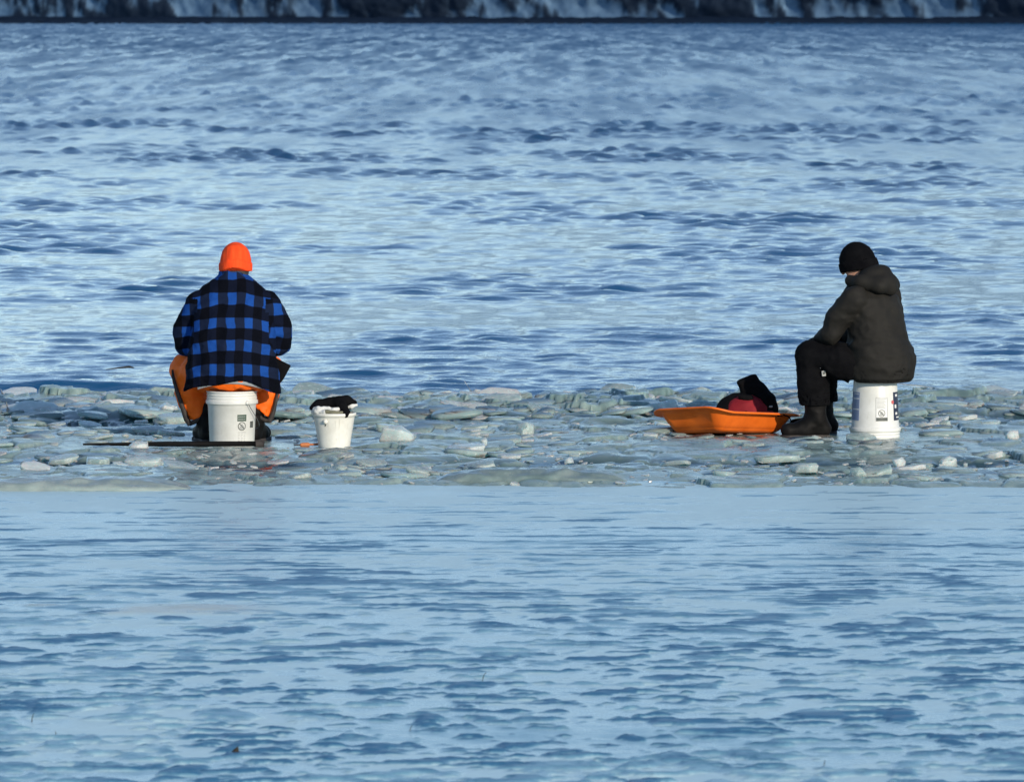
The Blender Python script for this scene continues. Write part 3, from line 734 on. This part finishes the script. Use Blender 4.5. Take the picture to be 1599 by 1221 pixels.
b3 = empty('bucket', (-1.067, 34.885, -.008)); setp(b3, 'small scuffed white pail with flared rim heaped with clothes', 'bucket')
def r3(z): return .094 + .030 * (z / .2) ** 1.15
P3 = [(0, .006), (.088, .004), (.092, 0), (.094, .004)] + [(r3(z), z) for z in (.02, .05, .08, .11, .14, .165, .185)] + [(.1235, .196), (.128, .198), (.1325, .202), (.133, .212), (.131, .217), (.1245, .218), (.121, .213), (.115, .16), (.09, .012), (0, .012)]
lathe('bucket_wall', P3, M['pail2'], b3, 64)
for a in (-24, 156):
    ra = R(a); o = lathe('handle_boss', [(0, .016), (.010, .014), (.015, .005), (.016, 0)], M['pail2'], b3, 16, (r3(.168) * math.sin(ra), -r3(.168) * math.cos(ra), .170)); o.rotation_euler = (PI / 2 - .1, 0, ra)
blob_print('dark_chip', b3, r3, -25, .148, [(-.006, -.01), (.0, -.006), (.006, .004), (.008, .009), (-.004, .006)], M['ink'])
for k in (0, 2, 3):
    o = patch('rib', b3, r3, -16 + k * 11, -15.2 + k * 11, .135, .190 - (k % 3) * .006, M['pail2'], .0022, 1)

# clothes heaped on the small pail
f = Field((-.2, -.16, -.05), (.2, .16, .15), .005)
f.chain([(-.125, -.03, .035), (-.09, -.02, .05), (-.03, 0, .058), (.03, .0, .068), (.075, 0, .072), (.12, 0, .064)], [.022, .03, .032, .03, .03, .016], .02)
f.chain([(.02, -.02, .062), (.055, -.06, .04), (.075, -.085, .012), (.072, -.095, -.004)], [.028, .024, .02, .016], .015)
f.chain([(-.10, .04, .03), (0, .06, .05), (.09, .05, .05)], [.03, .04, .03], .02).wrinkle(.006, 22, 22, 30)
o = f.build('folded_jacket', M['black_cloth'], None, 1, (-1.067, 34.885, .205)); setp(o, 'black crumpled garment heaped over the rim of the small bucket', 'garment')
f = Field((-.2, -.18, -.05), (.22, .16, .12), .005)
f.chain([(-.125, -.04, .012), (-.10, -.07, .016), (-.05, -.10, .014), (0, -.09, .022), (.03, -.07, .03)], [.012, .016, .013, .014, .010], .012).chain([(-.13, -.03, .028), (-.09, -.075, .034), (-.03, -.085, .036)], [.010, .012, .010], .012)
f.chain([(.06, .0, .035), (.105, -.01, .043), (.138, -.01, .05)], [.012, .013, .006], .01).chain([(-.04, 0, .02), (.06, .0, .035)], [.03, .02], .01).wrinkle(.007, 25, 25, 40, 3)
o = f.build('rag', M['rag_white'], None, 1, (-1.067, 34.885, .205)); setp(o, 'whitish rag stuffed under the black garment on the small bucket', 'rag')
f = Field((-.15, -.16, -.05), (.12, .06, .06), .005)
f.chain([(-.08, -.09, .004), (-.04, -.105, .008), (.0, -.108, .004), (.05, -.10, .006)], [.008, .013, .012, .008], .01).wrinkle(.004, 30, 30, 40, 5)
o = f.build('glove', M['rag_olive'], None, 1, (-1.067, 34.885, .212)); setp(o, 'drab olive fabric bit peeking out at the front rim of the small bucket', 'fabric')

# ------------------------------------------------------------------ PEOPLE
def hand(f, wrist, d, n, side):
    """palm, four unequal curled fingers and a thumb; d along the hand, n palm normal (curl direction), side = thumb side"""
    w_ = Vector(wrist); d = Vector(d).normalized(); n = Vector(n); n = (n - d * n.dot(d)).normalized(); s = d.cross(n) * side
    for i in range(4):
        o = (i - 1.5) * .020; f.cone(w_ + s * o * .7 + d * .01, w_ + s * o + d * .085, .013, .0125, .012)
    for i, L in enumerate((.072, .082, .076, .058)):
        o = (1.5 - i) * .0215; p = w_ + s * o + d * .088; q = p + (d * .85 + n * .45) * L * .5; e = q + (d * .35 + n * .9) * L * .42; g = e + (d * -.2 + n * .95) * L * .25
        f.cone(p, q, .0105, .0095, .004); f.cone(q, e, .0095, .0085, .003); f.cone(e, g, .0085, .0072, .003)
    p = w_ + s * .026 + d * .028; q = p + s * .03 + d * .028 + n * .015; e = q + s * .006 + d * .03 + n * .012
    f.cone(p, q, .015, .012, .01); f.cone(q, e, .0115, .009, .004)
def head(f, c, fwd, up=(0, 0, 1), s=1.0):
    c = Vector(c); F_ = Vector(fwd).normalized(); U = Vector(up); U = (U - F_ * U.dot(F_)).normalized(); S = F_.cross(U)
    P = lambda a, b, e: c + S * a * s + F_ * b * s + U * e * s
    f.cone(P(0, -.03, .025), P(0, .02, .03), .083 * s, .078 * s, .03); f.cone(P(0, .02, -.02), P(0, .045, -.075), .066 * s, .042 * s, .03)
    f.cone(P(0, .05, -.085), P(0, .062, -.09), .028 * s, .022 * s, .02)                              # chin
    f.cone(P(0, .088, .012), P(0, .112, -.025), .008 * s, .014 * s, .010)                            # nose
    for q in (-1, 1):
        f.cone(P(q * .05, .052, -.01), P(q * .052, .045, -.03), .024 * s, .022 * s, .02)             # cheek
        f.ell(P(q * .033, .094, .014), (.015 * s,) * 3, .008, sub=True); f.ell(P(q * .033, .080, .014), (.0125 * s,) * 3, .003)   # socket, eye
        f.cone(P(q * .015, .090, .032), P(q * .055, .070, .030), .009 * s, .008 * s, .01)            # brow
        f.cone(P(q * .074, -.01, .012), P(q * .072, -.008, -.028), .014 * s, .010 * s, .006)         # ear
    f.cone(P(-.022, .078, -.058), P(.022, .078, -.058), .009 * s, .009 * s, .006)                    # lips
    f.cone(P(-.02, .090, -.0585), P(.02, .090, -.0585), .003, .003, .003, sub=True)
def uv_plaid(o, fn, per=(.115, .14)):
    me = o.data; n = len(me.vertices); co = np.empty(n * 3, np.float32); me.vertices.foreach_get('co', co); co = co.reshape(-1, 3).astype(float)
    lv = np.empty(len(me.loops), np.int32); me.loops.foreach_get('vertex_index', lv); lp = np.repeat(np.arange(len(me.polygons)), 4)
    cen = co[lv].reshape(-1, 4, 3).mean(1); UV = fn(co[lv], cen[lp]); UV[:, 0] /= per[0]; UV[:, 1] /= per[1]
    me.uv_layers.new(name='plaid').data.foreach_set('uv', UV.astype(np.float32).ravel())

# ---- man in plaid, seen from behind, seated facing the water
p1 = empty('person', (-1.691, 35.10, 0)); setp(p1, 'man from behind in orange hat and blue plaid jacket sitting on bucket', 'person')
f = Field((-.5, -.35, -.02), (.5, .75, 1.26), .0065)
f.loft([(.34, 0, .02, .17, .13), (.5, 0, .02, .17, .12), (.7, 0, .05, .17, .12), (.86, 0, .10, .17, .10), (.95, 0, .15, .10, .08), (1.0, 0, .18, .06, .06)], 0, .03)
f.cone((0, .17, .95), (.01, .22, 1.06), .058, .055, .03); head(f, (.015, .245, 1.085), (0, .86, -.5))
for q in (-1, 1):
    f.chain([(q * .19, .10, .84), (q * .255, .15, .61), (q * .10, .40, .56)], [.05, .043, .032], .02)
    hand(f, (q * .095, .41, .56), (-q * .35, .9, -.25), (-q * .5, -.2, -.8), q)
    f.chain([(q * .10, .04, .41), (q * (.27 if q < 0 else .20), .32, .44), (q * (.158 if q < 0 else .13), .235, .10)], [.085, .05, .026], .03)
    f.cone((q * (.16 if q < 0 else .122), .225, .065), (q * (.20 if q < 0 else .155), .33, .052), .034, .028, .02)
f.build('body', M['skin'], p1)
f = Field((-.44, -.30, .26), (.44, .56, 1.10), .008)
f.loft([(.30, 0, .02, .285, .215), (.40, 0, .015, .278, .205), (.52, 0, .015, .262, .195), (.65, 0, .03, .25, .185), (.77, 0, .06, .245, .175), (.86, 0, .095, .240, .155), (.91, 0, .12, .215, .14), (.955, 0, .145, .165, .122), (.99, 0, .16, .12, .105), (1.02, 0, .17, .085, .09), (1.04, 0, .18, .08, .085)], 0, .03, 2.2)
for q in (-1, 1): f.chain([(q * .205, .10, .835), (q * .272, .13, .70), (q * .276, .15, .605), (q * .12, .39, .56)], [.085, .083, .078, .055], .012)
f.wrinkle(.016, 7, 7, 6, 2.0); f.wrinkle(.008, 14, 14, 19, 6.0)
f.clip(lambda X, Y, Z: .388 - .95 * np.minimum(X ** 2, .08) + .012 * np.sin(X * 19) + .05 * sst(.1, .25, Y) - Z)
f.hollow(.014, lambda X, Y, Z: Z - .50)
jk = f.build('jacket', M['plaid'], p1, 2)
def juv(c, cen):
    x, y, z = c.T; cx, cy, cz = cen.T
    arm = (np.abs(cx) > .205 + .02 * (cz < .8) + np.maximum(0, .62 - cz) * .6) & (cz < .88) & (cz > .5)
    u = np.where(y < .1, x * (1.05 + .25 * np.abs(x)), np.sign(x) * (.55 - np.abs(x))); v = z + .045 * (x / .25) ** 2 * 0 + .10 * np.maximum(0, y - .1)
    ua = np.arctan2(y - .14, np.abs(x) - .26) * .085 * np.sign(x); va = z * 1.0 + .10 * np.abs(x) + .6 * np.maximum(0, y - .2)
    v = v + .6 * x ** 2
    wu = .018 * (n3(x * 6, y * 6, z * 6) - .5) + .012 * (n3(x * 17 + 5, y * 17, z * 17) - .5); wv = .020 * (n3(x * 5 + 9, y * 5, z * 5 + 3) - .5) + .014 * (n3(x * 15, y * 15 + 7, z * 15) - .5)
    return np.stack([np.where(arm, ua + .03, u + .0288) + wu, np.where(arm, va + .03, v - .012) + wv], 1)
uv_plaid(jk, juv)
f = Field((-.15, .02, .96), (.15, .34, 1.08), .006); f.loft([(.985, 0, .175, .098, .098), (1.01, .005, .185, .088, .095), (1.045, .01, .195, .088, .095)], 0, .01); f.clip(lambda X, Y, Z: Z - (1.046 - .25 * np.maximum(0, Y - .2))); f.hollow(.012, lambda X, Y, Z: 0 * Z - 1)
f.build('collar', M['trim'], jk)
# dark front flap of the jacket sticking out over the right thigh
V = [(.24, .08, .53), (.352, .16, .468), (.30, .13, .375), (.262, .05, .345), (.25, .07, .44)]
bm = bmesh.new(); a = [bm.verts.new(v) for v in V]; b = [bm.verts.new((v[0], v[1] + .018, v[2])) for v in V]
bm.faces.new(a); bm.faces.new(b[::-1])
for i in range(5): bm.faces.new((a[i], a[(i + 1) % 5], b[(i + 1) % 5], b[i]))
bmesh.ops.bevel(bm, geom=list(bm.edges), offset=.005, segments=2, affect='EDGES')
from_bm('front_flap', bm, M['black_cloth'], jk)
# pale hem of the shirt showing below the jacket
V = []; F = []
for i in range(25):
    x = -.2 + .4 * i / 24; yb = .02 - .203 * (1 - abs(x / .28) ** 2.2) ** (1 / 2.2); zc = .388 - .95 * x * x
    for dy, dz in ((0, .02), (-.003, -.009), (.006, -.010), (.012, .02)): V.append((x, yb + .006 + dy, zc + dz))
for i in range(24):
    for j in range(4): k = (j + 1) % 4; F.append((4 * i + j, 4 * i + k, 4 * i + 4 + k, 4 * i + 4 + j))
mk('shirt_hem', V, F, varied('grey_shirt', (.30, .32, .34), (.38, .40, .42), 20, .9), p1)

f = Field((-.46, -.28, .08), (.46, .52, .60), .008)
f.ell((0, .02, .395), (.235, .20, .085), .03)
for q in (-1, 1):
    kx = .285 if q < 0 else .205; f.chain([(q * .10, .02, .41), (q * kx, .32, .43)], [.105, .098 if q < 0 else .085], .03)
    f.chain([(q * kx, .32, .43), (q * (kx - .025), .27, .28), (q * (.205 if q < 0 else .160), .25, .13)], [.098 if q < 0 else .085, .088 if q < 0 else .08, .072], .03)
f.wrinkle(.014, 9, 9, 11, 4.0); f.wrinkle(.006, 22, 22, 26, 8.0)
f.clip(lambda X, Y, Z: np.where(np.hypot(X, Y) < .16, .328 - Z, .135 + .07 * sst(.24, .13, np.abs(X)) - Z)); f.hollow(.01, lambda X, Y, Z: Z - .2)
tr = f.build('trousers', M['orange_cloth'], p1, 1)
tube('side_trim', [(-.372, .25, .435), (-.368, .22, .40), (-.343, .20, .31), (-.308, .19, .21), (-.285, .19, .14), (-.262, .19, .105)], [.006, .010, .013, .015, .018, .016], M['trim'], tr, 10)
tube('side_trim', [(.275, .23, .34), (.262, .20, .27), (.245, .19, .19), (.230, .19, .15), (.215, .19, .125)], [.008, .010, .012, .017, .016], M['trim'], tr, 10)
tube('cuff', [(-.268, .188, .112), (-.235, .19, .125), (-.205, .19, .148), (-.192, .195, .165)], [.014, .014, .013, .010], M['trim'], tr, 10)
tube('cuff', [(.222, .188, .130), (.195, .185, .132), (.170, .185, .145), (.150, .19, .17)], [.014, .013, .012, .010], M['trim'], tr, 10)
def boot(parent, ankle, toe, shaft_top, ra=.058, rs=.07):
    A = Vector(ankle); T = Vector(toe); S_ = Vector(shaft_top); dirn = (T - A); dirn.z = 0; dirn.normalize(); heel = Vector((A.x, A.y, .05)) - dirn * .045
    lo = [min(A[i], T[i], S_[i]) - .13 for i in range(3)]; hi = [max(A[i], T[i], S_[i]) + .13 for i in range(3)]; lo[2] = -.03
    f = Field(lo, hi, .007)
    f.chain([S_, (A.x, A.y, .12), heel], [rs, ra, .046], .03); f.chain([heel, A + dirn * .06 + Vector((0, 0, -A.z + .052)), Vector((T.x, T.y, .046))], [.046, .052, .046], .03)
    f.cone((A.x, A.y, .11), A + dirn * .09 + Vector((0, 0, -A.z + .05)), .05, .045, .03)
    f.wrinkle(.006, 14, 14, 20, 1.0); f.clip(lambda X, Y, Z: .018 - Z); f.clip(lambda X, Y, Z: Z - S_.z)
    o = f.build('boot', M['black_rubber'], parent, 1)
    f = Field(lo, [hi[0], hi[1], .08], .006); f.chain([(heel.x, heel.y, .012), A + dirn * .06 + Vector((0, 0, -A.z + .012)), (T.x, T.y, .012)], [.046, .052, .050], .02)
    f.clip(lambda X, Y, Z: np.maximum(-.004 - Z, Z - .022)); f.build('sole', M['trim'], o, 1); return o
boot(p1, (-.165, .21, .08), (-.215, .37, .05), (-.150, .25, .24), .05, .055); boot(p1, (.125, .21, .08), (.175, .37, .05), (.140, .25, .24), .05, .055)
def beanie(parent, c, r, mt, tip=.02, tilt=0.3, yaw=0.0, lo=-.075, front=.085, D=.02):
    secs = lambda q: [(-.12, 0, -.01, r * q, (r + D) * q), (-.03, 0, -.008, r * 1.02 * q, (r + D + .002) * q), (.02, 0, -.008, r * q, (r + D) * q), (.06, 0, -.008, r * .90 * q, (r + D * .6) * q), (.09, 0, -.008, r * .72 * q, r * .9 * q), (.110, 0, -.008, r * .48 * q, r * .62 * q), (.124 + tip * .3, 0, -.008, r * .22, r * .28), (.132 + tip, 0, -.008, r * .05, r * .06)]
    brim = lambda Y: lo + front * np.clip((Y + .09) / .20, 0, 1)
    f = Field((-.18, -.2, -.16), (.18, .2, .2), .006); f.loft(secs(1), 0, .02, 2.0); f.clip(lambda X, Y, Z: brim(Y) - Z)
    f.wrinkle(.005, 14, 14, 8, 3.0); f.hollow(.008, lambda X, Y, Z: Z - brim(Y) - .09)
    o = f.build('hat', mt, parent, 3, c); o.rotation_euler = (-tilt, 0, yaw)
    f = Field((-.18, -.2, -.16), (.18, .2, .2), .006); f.loft(secs(1.07), 0, .01, 2.0); f.clip(lambda X, Y, Z: np.maximum(brim(Y) - .004 - Z, Z - brim(Y) - .055)); f.wrinkle(.003, 20, 20, 10, 5.0); f.hollow(.012, lambda X, Y, Z: 0 * Z - 1); f.build('hat_cuff', mt, o, 2)
    return o
beanie(p1, (.014, .246, 1.085), .093, M['orange_knit'], .004, .50, 0, -.095, .10, .034)

# ---- man in black and brown, three quarter view from behind, facing left over the water
TH = R(53); p2 = empty('person', (2.227, 35.65, 0)); setp(p2, 'man in dark brown hooded jacket and black hat sitting on upturned bucket', 'person')
cF = np.array([-math.sin(TH), math.cos(TH)]); cR = np.array([math.cos(TH), math.sin(TH)])
def L2(r_, fw, z): v = cR * r_ + cF * fw; return (v[0] + .02, v[1], z)
f = Field((-.62, -.45, -.02), (.40, .62, 1.24), .0065)
def lo2(secs): return [(z, cx + .02 * math.cos(TH), cy - .02 * math.sin(TH), a, b) for z, cx, cy, a, b in secs]
f.loft(lo2([(.37, 0, 0, .16, .12), (.5, 0, .0, .16, .12), (.7, 0, .04, .17, .12), (.86, 0, .08, .16, .10), (.95, 0, .11, .09, .07), (.99, 0, .13, .06, .06)]), TH, .03)
hc = (-.118, .11, 1.065); f.cone(L2(0, .11, .93), (-.105, .10, 1.04), .058, .055, .03); head(f, hc, (-.80, .48, -.40), (-.2, 0, 1), .92)
sh_l = L2(-.19, .05, .855); sh_r = L2(.19, .06, .855)
f.chain([sh_l, (-.272, -.07, .64), (-.345, .08, .575)], [.05, .043, .032], .02); hand(f, (-.352, .09, .575), (-.75, .55, -.15), (.1, .2, -1), 1)
f.chain([sh_r, (.10, .30, .64), (-.17, .36, .60)], [.05, .043, .032], .02); hand(f, (-.18, .36, .60), (-.85, .3, -.2), (0, -.2, -1), -1)
f.chain([L2(-.10, .02, .43), (-.385, -.005, .50), (-.37, .0, .10)], [.085, .06, .045], .03); f.chain([L2(.10, .04, .43), (-.33, .34, .50), (-.31, .32, .10)], [.085, .06, .045], .03)
f.cone((-.37, 0, .06), (-.54, -.03, .04), .04, .035, .02); f.cone((-.31, .32, .06), (-.47, .34, .04), .04, .035, .02)
f.build('body', M['skin'], p2)
f = Field((-.50, -.42, .28), (.42, .52, 1.02), .008)
f.loft(lo2([(.33, .0, -.005, .165, .16), (.37, .0, -.005, .215, .20), (.43, .0, -.005, .230, .208), (.52, 0, -.005, .228, .200), (.57, 0, .0, .222, .185), (.61, 0, .005, .200, .165), (.72, 0, .025, .198, .155), (.80, 0, .045, .205, .152), (.86, 0, .06, .20, .145), (.90, 0, .075, .165, .13), (.94, 0, .09, .12, .11), (.97, 0, .10, .09, .09)]), TH, .03, 2.2)
f.chain([sh_l, (-.240, -.085, .73), (-.277, -.075, .645), (-.335, .045, .585)], [.080, .072, .064, .052], .012)
f.chain([sh_r, (.125, .27, .70), (.09, .30, .645), (-.14, .35, .60)], [.078, .072, .066, .05], .015)
f.wrinkle(.012, 6, 6, 8, 12.0); f.wrinkle(.005, 5, 5, 20, 15.0); f.wrinkle(.007, 12, 12, 14, 18.0)
f.clip(lambda X, Y, Z: .345 + .10 * sst(-.10, -.26, X) - Z); f.hollow(.012, lambda X, Y, Z: Z - .45)
jk2 = f.build('jacket', M['brown_cloth'], p2, 1)
# hood lying bunched round the neck
f = Field((-.36, -.28, .80), (.24, .38, 1.12), .007)
f.ell(L2(-.01, .0, .948), (.128, .120, .056), .03, TH, -.25); f.ell(L2(0, .035, .995), (.108, .105, .062), .04, TH, -.3)
f.chain([L2(-.115, .13, .962), L2(-.135, .04, .955), L2(-.10, -.07, .935), L2(-.01, -.095, .918), L2(.07, -.065, .93), L2(.10, .04, .945), L2(.08, .15, .965)], [.036, .036, .034, .032, .030, .032, .034], .035)
f.wrinkle(.008, 8, 8, 10, 3.0); f.build('hood', M['brown_cloth'], jk2, 1)
f = Field((-.60, -.32, .14), (.34, .60, .64), .008)
f.chain([L2(-.09, .0, .43), (-.22, -.06, .47), (-.395, -.015, .505)], [.115, .105, .085], .03); f.chain([(-.395, -.015, .505), (-.385, -.005, .34), (-.372, .0, .205)], [.088, .092, .090], .03)
f.chain([L2(.09, .02, .43), (-.33, .33, .505)], [.11, .085], .03); f.chain([(-.33, .33, .505), (-.315, .325, .34), (-.305, .32, .205)], [.086, .088, .088], .03)
f.wrinkle(.014, 9, 9, 9, 1.0); f.wrinkle(.006, 20, 20, 24, 5.0)
f.clip(lambda X, Y, Z: np.where(X > -.16, .362 - Z, .20 + .15 * (X + .37) * 0 - Z)); f.hollow(.01, lambda X, Y, Z: Z - .28)
tr2 = f.build('trousers', M['black_cloth'], p2, 1)
bm = bmesh.new(); bmesh.ops.create_cube(bm, size=1); bmesh.ops.scale(bm, vec=(.026, .006, .034), verts=bm.verts); bmesh.ops.bevel(bm, geom=list(bm.edges), offset=.002, segments=1, affect='EDGES')
lg = from_bm('logo_patch', bm, M['ink_grey'], tr2, False, (-.322, -.108, .402)); lg.rotation_euler = (0, R(-6), R(18))
bm = bmesh.new(); bmesh.ops.create_cube(bm, size=1); bmesh.ops.scale(bm, vec=(.014, .004, .016), verts=bm.verts)
in_ = from_bm('logo_center', bm, M['ink'], lg, False, (0, -.003, .003))
for dx, dz in ((-.02, .034), (-.028, .047)):
    o = lathe('rivet', [(0, .004), (.003, .003), (.004, 0)], M['steel'], tr2, 10, (-.322 + dx, -.106, .402 + dz)); o.rotation_euler = (PI / 2, 0, 0)
boot(p2, (-.365, .0, .08), (-.535, -.035, .05), (-.368, .0, .30), .06, .075); boot(p2, (-.305, .32, .08), (-.47, .345, .05), (-.305, .32, .30), .06, .075)
beanie(p2, (-.112, .108, 1.072), .089, M['black_knit'], -.006, .38, R(60), -.070, .045, .026)
# knitted gloves over both hands
f = Field((-.56, -.02, .44), (-.10, .54, .70), .005)
hand(f, (-.352, .09, .575), (-.75, .55, -.15), (.1, .2, -1), 1); hand(f, (-.18, .36, .60), (-.85, .3, -.2), (0, -.2, -1), -1)
f.cone((-.325, .05, .585), (-.352, .09, .575), .040, .034, .01); f.cone((-.14, .35, .60), (-.18, .36, .60), .040, .034, .01); f.d -= .004
f.build('gloves', M['black_knit'], p2, 1)

# ------------------------------------------------------------------ SLED, BAG, ROPE
def sled():
    root = empty('sled', (1.33, 35.93, .004), R(45)); setp(root, 'orange plastic sled lying askew on the ice carrying the open bag', 'sled')
    tilt = Matrix.Rotation(R(3.5), 3, 'Y') @ Matrix.Rotation(R(-5.0), 3, 'X')
    def ringpts(hx, hy, rad, z, n=10):
        P = []
        for cx, cy, a0 in ((hx - rad, hy - rad, 0), (-hx + rad, hy - rad, 90), (-hx + rad, -hy + rad, 180), (hx - rad, -hy + rad, 270)):
            for i in range(n + 1): a = R(a0 + 90 * i / n); P.append((cx + rad * math.cos(a), cy + rad * math.sin(a), z))
        return P
    prof = [(-.20, 0.0), (-.06, .0), (-.022, .004), (.0, .018), (.012, .045), (.030, .08), (.050, .108), (.062, .122), (.078, .128), (.104, .127), (.112, .121), (.112, .114), (.106, .112), (.082, .118), (.068, .114), (.056, .100), (.036, .072), (.020, .042), (.004, .022), (-.03, .012), (-.20, .008)]
    V = []; F = []; n = 0
    for d_, z in prof:
        P = ringpts(max(.29 + d_, .02), max(.205 + d_, .012) if d_ > -.15 else .015, max(.055 + d_ * .7, .008), z); n = len(P)
        for x, y, zz in P:
            q = zz + .045 * max(0, (-x - .18) / .22) ** 2 * (1 if d_ > -.1 else .3)    # upswept bow
            q += .012 * math.cos(x * 9) * (1 if d_ > .03 else 0) * (abs(y) > .17)
            V.append(tilt @ Vector((x, y, q)))
    for j in range(len(prof) - 1):
        for i in range(n): k = (i + 1) % n; F.append((j * n + i, j * n + k, (j + 1) * n + k, (j + 1) * n + i))
    F.append(tuple(range(n))[::-1]); F.append(tuple(range((len(prof) - 1) * n, len(prof) * n)))
    mk('sled_hull', V, F, M['sled'], root)
    return root
sl_ = sled()
pts = [(1.640, 35.86, .118), (1.675, 35.84, .128), (1.705, 35.82, .118), (1.725, 35.80, .085), (1.735, 35.78, .06)]
tube('tow_rope', pts, .0045, M['black_cloth'], sl_, 8); sl_.children[-1].matrix_parent_inverse = Matrix.Identity(4)
rp_ = [c for c in sl_.children if c.name.startswith('tow_rope')][0]
inv = (Matrix.Translation((1.33, 35.93, .004)) @ Matrix.Rotation(R(45), 4, 'Z')).inverted(); rp_.data.transform(inv)

bg = empty('bag', (1.45, 36.15, .080)); setp(bg, 'red and black bag with its lid flipped open inside the orange sled', 'bag')
f = Field((-.24, -.16, -.06), (.24, .16, .24), .006)
f.ell((-.01, 0, .055), (.168, .10, .112), .02); f.box((.0, 0, .02), (.165, .095, .06), .03, .03); f.wrinkle(.008, 12, 12, 14, 2.0); f.clip(lambda X, Y, Z: -.04 - Z)
f.build('bag_body', M['black_cloth'], bg, 1)
f = Field((-.24, -.2, -.06), (.24, .0, .24), .006)
f.ell((.010, -.045, .035), (.145, .098, .118), .02); f.wrinkle(.006, 12, 12, 14, 7.0); f.clip(lambda X, Y, Z: .03 - Z + .10 * np.maximum(0, X - .08) * 0); pf = f.build('front_panel', M['red_cloth'], bg, 1)
f = Field((-.2, -.2, .0), (.2, .0, .2), .005); f.chain([(-.09, -.105, .055), (0, -.128, .050), (.09, -.108, .058)], [.012, .014, .012], .01); f.build('pocket_edge', M['black_cloth'], pf, 1)
f = Field((-.1, -.18, .1), (.1, -.0, .22), .005); f.chain([(-.03, -.095, .142), (.025, -.096, .135)], [.018, .020], .01); f.wrinkle(.006, 30, 30, 30); f.build('emblem_patch', M['black_cloth'], pf, 1)
f = Field((-.14, -.16, -.04), (.28, .16, .40), .006)
f.chain([(.148, -.02, .05), (.128, -.02, .11), (.090, .0, .165)], [.058, .056, .048], .03)
Mx = Matrix.Rotation(R(-26), 3, 'Y')
f.box((.024, .0, .212), (.066, .035, .060), .034, .03, Mx); f.cone((.085, .0, .165), (.040, 0, .195), .050, .050, .03); f.wrinkle(.010, 12, 12, 12, 9.0)
f.build('lid', M['black_cloth'], bg, 1)
f = Field((.02, -.18, -.06), (.24, .02, .1), .006); f.box((.12, -.06, .03), (.055, .055, .028), .02, .02); f.wrinkle(.006, 20, 20, 20, 9.0); f.build('side_pocket', M['red_cloth'], bg, 1)
bm = bmesh.new(); bmesh.ops.create_cube(bm, size=1); bmesh.ops.scale(bm, vec=(.02, .006, .012), verts=bm.verts); bmesh.ops.bevel(bm, geom=list(bm.edges), offset=.002, segments=1, affect='EDGES'); from_bm('buckle', bm, M['ink_grey'], bg, False, (.155, -.11, .085))

# ------------------------------------------------------------------ BAR, STICK AND BITS ON THE ICE
def bar():
    x0, y0 = pix(128, 699); x1, y1 = pix(404, 699); root = empty('bar', (0, 0, 0)); setp(root, 'long black bar lying flat on the ice in front of the man in plaid', 'bar')
    pts = [(x0 + (x1 - x0) * t, y0 + (y1 - y0) * t - .02, .020 + .004 * t) for t in np.linspace(0, 1, 14)]
    tube('shaft', pts, [.006 + .010 * min(1, t * 2.2) for t in np.linspace(0, 1, 14)], M['black_rubber'], root, 10)
    tube('end_cap', [(x1 - .02, y1 - .02, .018), (x1 + .015, y1 - .02, .020), (x1 + .03, y1 - .02, .018)], [.022, .024, .018], M['trim'], root, 12)
bar()
def stick():
    x0, y0 = pix(458, 699.5); x1, y1 = pix(502, 698); root = empty('ice_rod', (0, 0, 0)); setp(root, 'short stick with orange grip lying on ice left of small bucket', 'fishing rod')
    P = lambda t: (x0 + (x1 - x0) * t, y0 + (y1 - y0) * t, .016)
    tube('tip', [P(0), P(.25)], [.003, .005], M['trim'], root); tube('grip', [P(.22), P(.3), P(.5), P(.56)], [.008, .013, .013, .009], M['wood'], root, 10); tube('shaft', [P(.54), P(.75), P(1)], [.006, .006, .008], M['wood'], root)
stick()
def stalk(px, py, hp, lean, lab):
    x, y = pix(px, py); h_ = hp * y / FPX
    o = tube('stalk', [(0, 0, -.005), (lean * h_ * .3, 0, h_ * .5), (lean * h_, 0, h_)], [.0018, .0016, .0010], M['straw'], None, 6, (x, y, .004)); setp(o, lab, 'stalk')
stalk(45, 1131, 12, .3, 'short dark stalk poking through the ice near the lower left edge')
stalk(83, 1155, 8, -.1, 'tiny dark stub in the ice low down at the left')
stalk(753, 1066, 12, .5, 'thin leaning stalk poking through the ice below the long ridge')
stalk(639, 1146, 8, .5, 'tiny leaning stub in the ice at the bottom left of the middle')
stalk(1290, 1200, 7, .2, 'tiny dark stub near the bottom right edge of the ice')
x, y = pix(363, 1184); bm = bmesh.new(); vs_ = [bm.verts.new(v) for v in ((-.018, 0, 0), (-.002, -.005, .005), (.018, .0, .003), (.013, .005, .028), (-.001, .003, .017))]; bm.faces.new(vs_)
r_ = bmesh.ops.extrude_face_region(bm, geom=list(bm.faces)); bmesh.ops.translate(bm, vec=(0, .004, .001), verts=[v for v in r_['geom'] if isinstance(v, bmesh.types.BMVert)])
setp(from_bm('leaf', bm, M['straw'], None, False, (x, y, .004)), 'curled dark leaf lying on the ice at the bottom left', 'leaf')
x, y = pix(190, 577); o = tube('twig', [(-.12, 0, .0), (-.03, .01, .012), (.05, 0, .02), (.085, 0, .012)], [.003, .006, .009, .004], M['straw'], None, 6, (x, y, .0)); setp(o, 'dark twig floating on the open water left of the man in plaid', 'twig')
